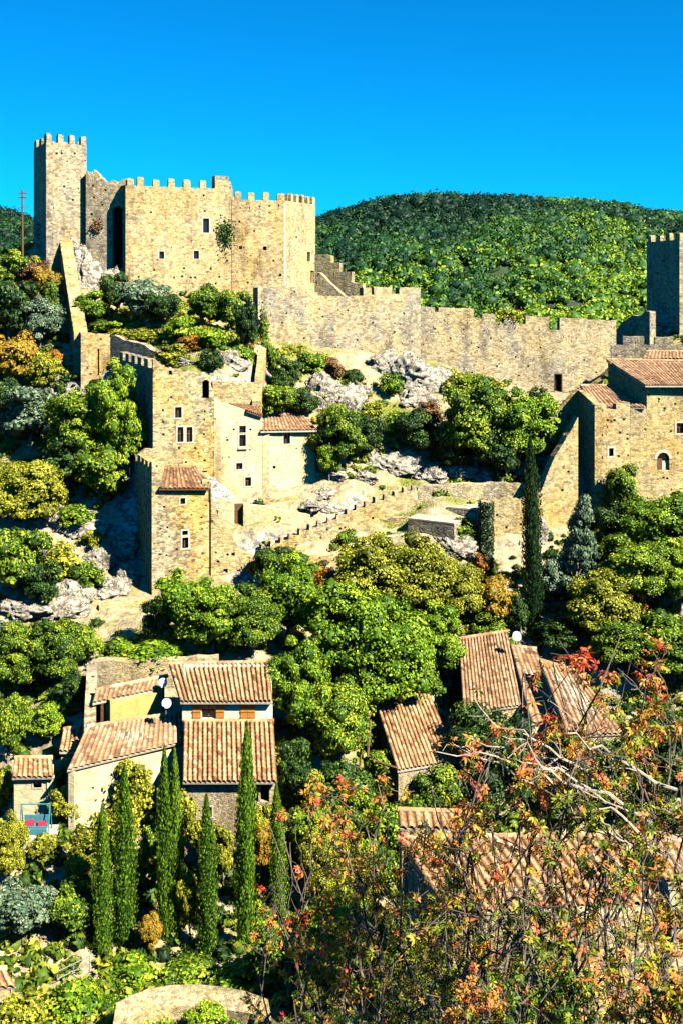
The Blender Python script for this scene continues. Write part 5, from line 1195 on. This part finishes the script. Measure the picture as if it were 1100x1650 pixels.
('mid','l_green',618,1212,1300,60,'green bush hiding the foot of the steep slanting orange roof, left'),
('mid','l_lime',668,1228,1310,70,'lime bush hiding the foot of the steep slanting orange roof, middle'),
('mid','l_dark',722,1215,1300,56,'dark bush at the right foot of the steep slanting orange roof'),
# conifers and columns
('cone','l_silver',928,808,975,84,'tall silver-green conifer right of the tall dark cypress'),
('column','l_ivy',859,715,1012,42,'tallest, nearly black ivy-dark cypress beside the stony bastion'),
('column','l_cypress',168,1300,1562,42,'leftmost slender garden cypress'),
('column','l_cypress',200,1240,1566,50,'second garden cypress from the left, taller than the leftmost'),
('column','l_cypress',265,1208,1535,34,'left stem of the twin cypresses in front of the pale wall'),
('column','l_cypress',280,1215,1545,38,'right stem of the twin cypresses in front of the pale wall'),
('column','l_cypress',336,1285,1556,42,'single cypress in front of the lower tiled roof corner'),
('column','l_cypress',394,1172,1530,44,'tallest garden cypress, crossing the lower tiled roof'),
('column','l_cypress',452,1262,1500,36,'rightmost garden cypress by the loggia corner'),
]
YF = {168: 67, 200: 67.5, 265: 68, 280: 68.2, 336: 67, 394: 67.5, 452: 70}
for r in PL:
    kind, mat, px, y0, y1, w, lab = r
    g = 'cypresses in the garden below the shuttered house' if kind == 'column' and px in YF else None
    plant(kind, mat, px, y0, y1, w, lab, group=g, Y=YF.get(px) if kind == 'column' else None)

def wall_plant(name, lab, px, py, Y, w, h, mat, seed):
    """leaves clinging to masonry"""
    R = np.random.default_rng(seed); n = 900; c = P(px, py, Y); W_, H_ = w / F * Y, h / F * Y
    q = R.normal(size=(n, 3)) * np.array([W_ * .25, .35, H_ * .25]); C = q + np.array(c[:]) + np.array([0, -.45, 0]); V, Q = leaf_quads(R, C, R.normal(size=(n, 3)) + np.array([.2, -.8, .5]), R.uniform(.2, .42, n))
    T = np.repeat(np.clip(R.normal(.5, .2, n), 0, 1), 4); o = np_mesh(name, V, Q, T, M[mat]); tag(o, lab, 'plant')
wall_plant('ivy', 'green plant hanging from the keep wall right of its tall window', 364, 377, 152.5, 30, 44, 'l_dark', 5)
wall_plant('ivy', 'dark tuft growing in the rock under the tall dark arch', 160, 365, 149.9, 18, 22, 'l_brown', 6)
wall_plant('ivy', 'climbing plant in front of the curtain wall lower left corner', 427, 540, 136.2, 14, 70, 'l_green', 7)
wall_plant('ivy', 'lime creeper draped over the long pale wall of the low house', 215, 1290, 76.8, 60, 70, 'l_lime', 8)
wall_plant('ivy', 'tuft of green leaves rooted in the top of the long low curtain wall', 820, 507, 146.8, 36, 18, 'l_lime', 9)

def ivy_pillar():
    t = thing('ivy_pillar', 'dark ivy-covered stone pillar standing against the stony bastion', 'pillar', P(782, 905, 108.5)); m = MB(); c = P(782, 860, 108.9); m.box((c.x, c.y, c.z), (1.0, .9, 6.4)); m.build('shaft', M['grey'], t)
    R = np.random.default_rng(4); n = 2600; z = R.uniform(-3.3, 3.2, n); th = R.uniform(0, 6.28, n); r = R.uniform(.55, .82, n); C = np.stack([np.cos(th) * r, np.sin(th) * r * .9, z], 1) + np.array(c[:]) - np.array(root_loc(t)[:])
    V, Q = leaf_quads(R, C, np.stack([np.cos(th), np.sin(th), .3 + 0 * th], 1) + R.normal(size=(n, 3)) * .4, R.uniform(.16, .34, n)); np_mesh('ivy', V, Q, np.repeat(np.clip(R.normal(.35, .2, n), 0, 1), 4), M['l_ivy'], t)
ivy_pillar()

# ------------------------------------------------------------------ rocks
def rock_mesh(seed):
    V, T = ico(5); R = np.random.default_rng(seed); pl = R.normal(size=(16, 3)); pl /= np.linalg.norm(pl, axis=1, keepdims=True); dd = R.uniform(.55, .9, 16)
    k = np.min(np.where(V @ pl.T > .05, dd / np.maximum(V @ pl.T, .05), 9), axis=1); V = V * np.minimum(k, 1.15)[:, None]
    out = []
    for q in V:
        p = Vector(q) * 2.1 + Vector((seed, 0, 0)); r = 1 - abs(mnoise.noise(p)) * 2; r2 = 1 - abs(mnoise.noise(p * 2.6)) * 2; r3 = 1 - abs(mnoise.noise(p * 6)) * 2
        out.append(q * (1 + .20 * r + .13 * r2 + .06 * r3 - .22))
    o = np_mesh('rock', np.array(out) * .5, T, None, M['rock']); me = o.data; bpy.data.objects.remove(o); return me
RK = [rock_mesh(s) for s in (1, 5, 9, 14)]
ROCKS = [
(615,585,60,46,'pale jagged rock at the foot of the curtain wall, left of the rock face'),(650,600,70,52,'largest pale jagged rock below the curtain wall'),(690,615,70,50,'pale rock right of the largest one below the curtain wall'),(668,640,60,34,'pale slab below the largest rock'),
(722,628,44,34,'rightmost pale rock of the face under the long low wall'),(525,625,54,44,'pale rock above the green trees beside the red-tiled wing'),(556,645,56,50,'tall pale rock in the middle of the slope'),(505,650,50,40,'pale rock nearest the red-tiled wing'),(585,630,36,30,'small pale rock between the two rock groups'),
(576,662,40,34,'low pale rock under the tall pale rock'),(635,750,74,44,'smooth rounded tan boulder above the path'),(590,770,46,26,'low pale rock beside the path, left of the smooth boulder'),(545,768,40,24,'low pale rock at the bend of the path'),(690,768,46,30,'grey rock right of the smooth boulder above the path'),
(742,765,50,40,'grey ringed rock above the flat-topped wall'),(780,770,36,24,'small grey rock right of the ringed rock'),(835,755,54,40,'blue-grey shaded rock under the bright round tree'),(880,735,56,50,'blue-grey rock between the tall cypress top and the sloping wall'),(720,735,30,24,'dim small rock under the big round green tree'),
(100,400,60,70,'grey rock mass at the foot of the high tower'),(72,385,44,60,'grey speckled rock left of the high tower'),(140,440,50,80,'tall pale rock below the ruined castle wall'),(170,455,40,60,'pale rock right under the tall dark arch'),(120,425,40,70,'pale rock beside the top of the steep rampart'),
(20,835,60,30,'pale ledge of rock at the left edge below the rounded bush'),(75,838,70,36,'pale flat rock left of the shaded gully'),(135,858,60,40,'pale rock with brown stain above the gully'),(160,905,60,50,'big pale rock on the lip of the shaded gully'),(90,905,60,40,'pale rock in the middle of the left outcrop'),
(120,960,80,44,'wide white rock slab above the left garden'),(40,990,80,40,'wide white rock slab at the left edge'),(170,950,60,40,'pale rock just left of the low yellow retaining wall'),(15,940,50,40,'pale rock at the left edge among green trees'),(95,990,70,36,'white rock slab between the two wide slabs'),
(195,890,46,60,'dark shaded rock deep in the gully'),(200,930,50,44,'blue shaded rock at the bottom of the gully'),
(445,832,40,18,'low rubble heap on the yellow path wall'),(490,826,50,20,'rubble stones at the right of the yellow path wall'),(535,820,46,18,'rubble stones in the middle of the climbing path'),(520,800,40,16,'pale rubble under the upper yellow wall'),
(1075,520,60,60,'rock mass under the dark watch tower'),(1045,535,40,40,'dark rock at the left foot of the watch tower'),(930,790,30,40,'pale rock at the foot of the sloping wall'),(870,860,30,60,'stony outcrop behind the tall dark cypress'),
(300,585,40,14,'low pale stones behind the top of the ruin'),(380,585,50,30,'pale bare rock on the castle terrace right side'),(730,880,60,40,'pale bank of stone below the nearer shed'),
]
for i, (px, py, w, h, lab) in enumerate(ROCKS):
    g = ground_at(px, min(py + h * .3, 1600)); s = F / g.y; o = bpy.data.objects.new('rock', RK[i % 4]); col.objects.link(o)
    o.location = g + Vector((0, .2 * w / s, h * .12 / s)); o.scale = (w / s * 1.15, w / s * .8, h / s * 1.25); o.rotation_euler = (prng.uniform(-.2, .2), prng.uniform(-.2, .2), prng.choice((0, .35, -.35, 3.14, 2.9)))
    tag(o, lab, 'rock', 'rock outcrops on the castle hillside')

# ------------------------------------------------------------------ undergrowth (stuff)
def clumps_mesh(name, pts, rad, tint, mat, leaves=40, leaf=.33, seed=3, hearts=True, zs=.75):
    R = np.random.default_rng(seed); n = len(pts); e = R.normal(size=(n, leaves, 3)); e /= np.linalg.norm(e, axis=2, keepdims=True); e[:, :, 2] = np.abs(e[:, :, 2]) * 1.1 - .15
    C = pts[:, None] + e * (rad[:, None, None] * R.uniform(.6, 1.05, (n, leaves, 1))) * np.array([1, 1, zs]); Nn = e + R.normal(size=e.shape) * .6
    V, Q = leaf_quads(R, C.reshape(-1, 3), Nn.reshape(-1, 3), (leaf * R.uniform(.6, 1.4, (n, leaves)) * (rad[:, None] / rad.mean()) ** .5).ravel()); T = np.repeat(np.clip(tint[:, None] + R.normal(0, .075, (n, leaves)), 0, 1).ravel(), 4)
    fs = [Q]
    if hearts:
        n0 = len(V); iv, it = ICO1; H = (iv[None] * (rad[:, None, None] * .72) * np.array([1, 1, zs]) * (1 + .2 * R.normal(size=(n, len(iv), 1))) + pts[:, None]).reshape(-1, 3); fs.append((it[None] + (n0 + np.arange(n) * len(iv))[:, None, None]).reshape(-1, 3))
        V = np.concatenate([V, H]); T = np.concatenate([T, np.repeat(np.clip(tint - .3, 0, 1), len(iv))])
    return np_mesh(name, V, fs, T, M[mat])
BARE = [(130,560,140,965),(340,800,700,905),(500,770,700,800),(590,570,720,650),(0,825,215,1010),(415,460,1000,560),(200,740,420,960),(245,590,520,800),(700,800,880,925),(870,620,1100,830),(110,1150,300,1300),(290,1060,450,1400),(130,1060,300,1170),(20,1220,95,1340),(600,720,680,770),(95,375,135,540),(50,300,200,460)]
def undergrowth():
    R = np.random.default_rng(8); x = R.uniform(-80, 88, 42000); y = R.uniform(58, 160, 42000); z = terr_z(x, y); px = 550 + F * x / y; py = HY - F * z / y
    keep = (px > -380) & (px < 1560) & (fbm(x / 9, y / 9, 21, 3) + R.uniform(-.25, .3, len(x)) > -.02)
    for a, b, c, d in BARE: keep &= ~((px > a) & (px < c) & (py > b) & (py < d) & (R.uniform(size=len(x)) < .93))
    x, y, z, px, py = (q[keep] for q in (x, y, z, px, py)); n = min(len(x), 10500); sl = R.permutation(len(x))[:n]; x, y, z, px, py = (q[sl] for q in (x, y, z, px, py))
    rad = .18 + .75 * R.uniform(0, 1, n) ** 1.6; tint = np.clip(.47 + fbm(x / 12, y / 12, 40, 2) * .5 + R.normal(0, .13, n), 0.02, 1)
    o = clumps_mesh('undergrowth', np.stack([x, y, z + .1], 1), rad, tint, 'l_scrub', 30, .34); tag(o, 'low scrub and grass tufts covering the castle hillside', 'undergrowth', kind='stuff')
undergrowth()
def forest():
    R = np.random.default_rng(12); n0 = 19500; y = 235 + 430 * R.uniform(0, 1, n0) ** .8; pxs = R.uniform(400, 1420, n0); m = R.uniform(size=n0) < .1; pxs = np.where(m, R.uniform(-120, 90, n0), pxs); x = (pxs - 550) / F * y
    z = far_surf(x, y); py = HY - F * z / y; k = (py < 560) | (pxs < 100); k &= R.uniform(size=n0) < np.clip((y / 480) ** .8, .45, 1); x, y, z, pxs, py = (q[k] for q in (x, y, z, pxs, py))
    n = min(len(x), 10000); x, y, z, pxs, py = (q[:n] for q in (x, y, z, pxs, py))
    rad = (1.3 + 4.6 * R.uniform(0, 1, n) ** 1.5) * np.clip(y / 420, .55, 1.1); yy = sstep(300, 620, y); warm = .74 - .50 * yy + .12 * sstep(700, 950, pxs)
    tint = np.clip(warm - .05 + fbm(x / 38, y / 38, 60, 4) * .55 + R.normal(0, .07, n), .0, .85)
    o = clumps_mesh('forest', np.stack([x, y, z + rad * .25], 1), rad, tint, 'l_forest', 52, 1.15, 5, True, .85); tag(o, 'dense evergreen wood covering the far hill behind the castle', 'forest', kind='stuff')
forest()
# ------------------------------------------------------------------ autumn trees on the near slope: bare twigs and leaf sprigs
def autumn_tree(label, px, py, Y, rpx, hue, nspr_, seed, leaf=.15, flat=.9, spread=.21, name='autumn_tree', bark='twig', twigs=1.0, squash=1.0, bough=0):
    nspr = int(nspr_ * (.95 if hue > .4 else 1.2)); hue -= .13; leaf *= .9; R = np.random.default_rng(seed); r = rpx / F * Y; c = P(px, py, Y); gx, gy = c.x + R.uniform(-.6, .6), c.y + .4; g = Vector((gx, gy, gz(gx, gy)))
    t = thing(name, label, 'tree', g); m = MB(); base = Vector((c.x, c.y, c.z - r * flat * .8))
    if base.z < g.z + .8: base.z = g.z + .8
    rt = .028 + r * .016; gl = Vector(R.normal(size=3)) * .9; gl.z = 0; g = g + gl; g.z = gz(g.x, g.y); m.tube([g - Vector((0, 0, .5)), g + Vector((.1, 0, .5)), g.lerp(base, .12)], [rt * 2.2, rt * 1.9, rt * 1.5], 8); m.build('trunk', M['trunk_dark'], t); low = g.lerp(base, .10)
    b = MB(); tips = []
    def limb(a, e, r0, r1, n=5, sag=.12):
        L = (e - a).length; pts = []; off = Vector(R.normal(size=3)) * L * sag
        for k in range(n + 1):
            f = k / n; pts.append(a.lerp(e, f) + off * math.sin(f * math.pi) + Vector(R.normal(size=3)) * L * .025)
        b.tube(pts, list(np.linspace(r0, r1, n + 1)), 5, False); return pts
    def rand_in(k=1.0):
        d = R.normal(size=3); d /= np.linalg.norm(d); q = d * (R.uniform(.25, 1) ** .5) * r * k; return c + Vector((q[0], q[1], q[2] * flat * squash))
    prim = [limb(low, rand_in(.85), rt * 1.0, rt * .3, 10, .07) for _ in range(4)]
    sec = []
    for p in prim:
        for _ in range(5):
            a = p[R.integers(6, len(p))]; e = a.lerp(rand_in(1.1), .6); sec.append(limb(a, e, rt * .26, rt * .12))
    for _ in range(int(nspr * .16 * twigs)):
        q = sec[R.integers(len(sec))]; a = q[R.integers(1, len(q))]; d = Vector(R.normal(size=3)) * .6 + (a - c) * (1.2 / max(r, .5)) + Vector((0, 0, .3)); d.normalize(); e = a + d * r * R.uniform(.12, .42)
        w = limb(a, e, .011, .005, 3); tips += [w[-1], w[-1], w[-2]] + ([w[1]] if R.uniform() < .5 else [])
    if bough:
        bb = MB()
        for k in range(bough):
            a = c + Vector((R.uniform(.3, 1.5) * r, R.uniform(-.5, .5), R.uniform(-1.1, -.1) * r)); e = a + Vector((-R.uniform(1.1, 2.2) * r, R.uniform(-.5, .5), R.uniform(.5, 1.3) * r)); old = b; b = bb; q = limb(a, e, .034, .009, 9, .10)
            for _ in range(4):
                a2 = q[R.integers(2, 9)]; w = limb(a2, a2 + Vector((-R.uniform(.1, .6) * r, R.normal() * .2, R.uniform(-.3, .5) * r)), .014, .005, 4); tips += [w[-1]]
            b = old
        bb.build('bough', M['pale_twig'], t)
    for p in prim:                        # leafy side shoots lower down the stems
        for _ in range(4):
            a = p[R.integers(3, 8)]; e = a + Vector((R.normal() * .5, R.normal() * .4, R.uniform(.1, .7))); w = limb(a, e, .012, .005, 3); tips += [w[-1], w[-2]]
    b.build('branches', M[bark], t)
    tips = np.array([tips[R.integers(len(tips))][:] for _ in range(nspr)]) + R.normal(size=(nspr, 3)) * leaf * .5
    nl = 7; ax = R.normal(size=(nspr, 3)); ax[:, 2] = np.abs(ax[:, 2]) + .3; ax /= np.linalg.norm(ax, axis=1, keepdims=True)
    u = np.cross(ax, R.normal(size=(nspr, 3))); u /= np.linalg.norm(u, axis=1, keepdims=True); v = np.cross(ax, u); V = []; T = []
    big = fbm(tips[:, 0] / (r * .7), tips[:, 2] / (r * .7), seed, 2); tint = np.clip(hue + R.normal(0, spread, nspr) + big * .3, 0, 1); sz = leaf * R.uniform(.6, 1.35, nspr)
    for k in range(nl):
        th = 6.283 * k / nl + R.uniform(-.3, .3, nspr); d = u * np.cos(th)[:, None] + v * np.sin(th)[:, None] - ax * R.uniform(-.1, .7, nspr)[:, None]; d /= np.linalg.norm(d, axis=1, keepdims=True)
        s = np.cross(d, ax + R.normal(size=(nspr, 3)) * .35); s /= np.linalg.norm(s, axis=1, keepdims=True); L = (sz * R.uniform(.75, 1.2, nspr))[:, None]; up = np.cross(s, d)
        A = tips + d * L * .12; V.append(np.stack([A, tips + d * L * .6 + s * L * .2 + up * L * .06, tips + d * L * 1.12 - ax * L * .15, tips + d * L * .6 - s * L * .2 + up * L * .06], 1)); T.append(np.repeat(np.clip(tint + R.normal(0, .05, nspr), 0, 1), 4))
    V = np.concatenate(V).reshape(-1, 3) - np.array(root_loc(t)[:]); np_mesh('leaves', V, np.arange(len(V)).reshape(-1, 4), np.concatenate(T), M['l_autumn'], t)
for a in [
 ('autumn tree with a few red-pink tufts rising highest, beside the dark cypress', 905, 1040, 26, 62, .88, 90, 1, .17),
 ('salmon-orange autumn tree at the right edge, highest of the near trees', 1065, 1075, 25, 85, .68, 230, 2, .15),
 ('orange autumn tree over the short reddish ribbed roof', 985, 1130, 24, 110, .64, 260, 3, .14),
 ('thin pink-leaved autumn tree in front of the narrow pale roof', 880, 1120, 25, 75, .74, 120, 4, .15),
 ('sparse bare-twigged autumn tree below the largest ribbed roof', 820, 1215, 25, 110, .66, 200, 5, .14, .9, .16, 'autumn_tree', 'twig', 1.0, 1.0, 4),
 ('orange-leaved autumn tree in the foot of the steep slanting roof', 690, 1275, 27, 95, .64, 230, 6, .14),
 ('dense orange and olive autumn tree at the right edge, middle height', 1065, 1230, 22, 120, .50, 320, 7, .12),
 ('olive and orange tree with long pale twigs in the centre of the right thicket', 940, 1260, 23, 120, .42, 330, 8, .13, .9, .16, 'autumn_tree', 'twig', 1.0, 1.0, 5),
 ('salmon and yellow autumn tree beside the rightmost garden cypress', 545, 1270, 30, 85, .62, 230, 9, .17),
 ('small scarlet-leaved tree right of the loggia corner', 470, 1370, 33, 52, .80, 110, 10, .16),
 ('olive-yellow autumn tree left of the very wide coarse roof', 575, 1380, 29, 110, .45, 480, 11, .12),
 ('orange-brown autumn tree above the left end of the very wide coarse roof', 690, 1365, 26, 80, .62, 170, 12, .12),
 ('thin scarlet-tufted autumn tree across the very wide coarse roof', 850, 1380, 21, 105, .66, 110, 13, .13),
 ('olive autumn tree over the right end of the very wide coarse roof', 985, 1390, 20, 90, .60, 130, 14, .12),
 ('red-tufted autumn tree at the bottom right corner', 1030, 1560, 18, 120, .55, 340, 15, .11),
 ('green and yellow leafy tree at the bottom, under the wide roof left corner', 600, 1530, 30, 130, .36, 900, 16, .10),
 ('small-leaved green tree at the bottom centre of the photo', 520, 1610, 34, 110, .36, 700, 17, .11),
 ('dark olive tree with fine twigs at the bottom, below the wide roof', 790, 1530, 22, 130, .30, 560, 18, .10),
 ('crimson-tufted small tree at the bottom centre-right', 775, 1610, 19, 80, .62, 240, 19, .11),
 ('olive and salmon tree at the bottom, left of the red-tufted one', 915, 1580, 19, 110, .42, 460, 20, .11),
 ('bright green leafy tree at the bottom edge, right of the curved parapet', 640, 1640, 27, 100, .33, 700, 21, .09),
 ('green and gold tree left of the fine-twigged olive tree', 690, 1450, 24, 90, .36, 380, 22, .10),
 ('twiggy olive tree cut by the right edge above the pantile roof', 1090, 1330, 21, 90, .50, 240, 23, .12),
 ('low orange and olive thicket tree in front of the dark trunks, right of centre', 860, 1470, 20, 85, .52, 200, 24, .11),
 ('low yellow-olive tree hiding the trunks at the right edge', 1085, 1450, 19, 95, .42, 250, 25, .11),
 ('low golden tree under the salmon and yellow one', 530, 1470, 30, 85, .38, 460, 26, .12),
 ('olive tree with orange tips in the middle of the right thicket', 760, 1330, 24, 85, .52, 170, 27, .12),
 ('greenish-yellow tree at the bottom right edge', 1090, 1640, 17, 80, .35, 420, 28, .10),
 ('low green-gold tree at the bottom below the crimson-tufted one', 850, 1650, 18, 80, .32, 420, 29, .10),
]: autumn_tree(*a)
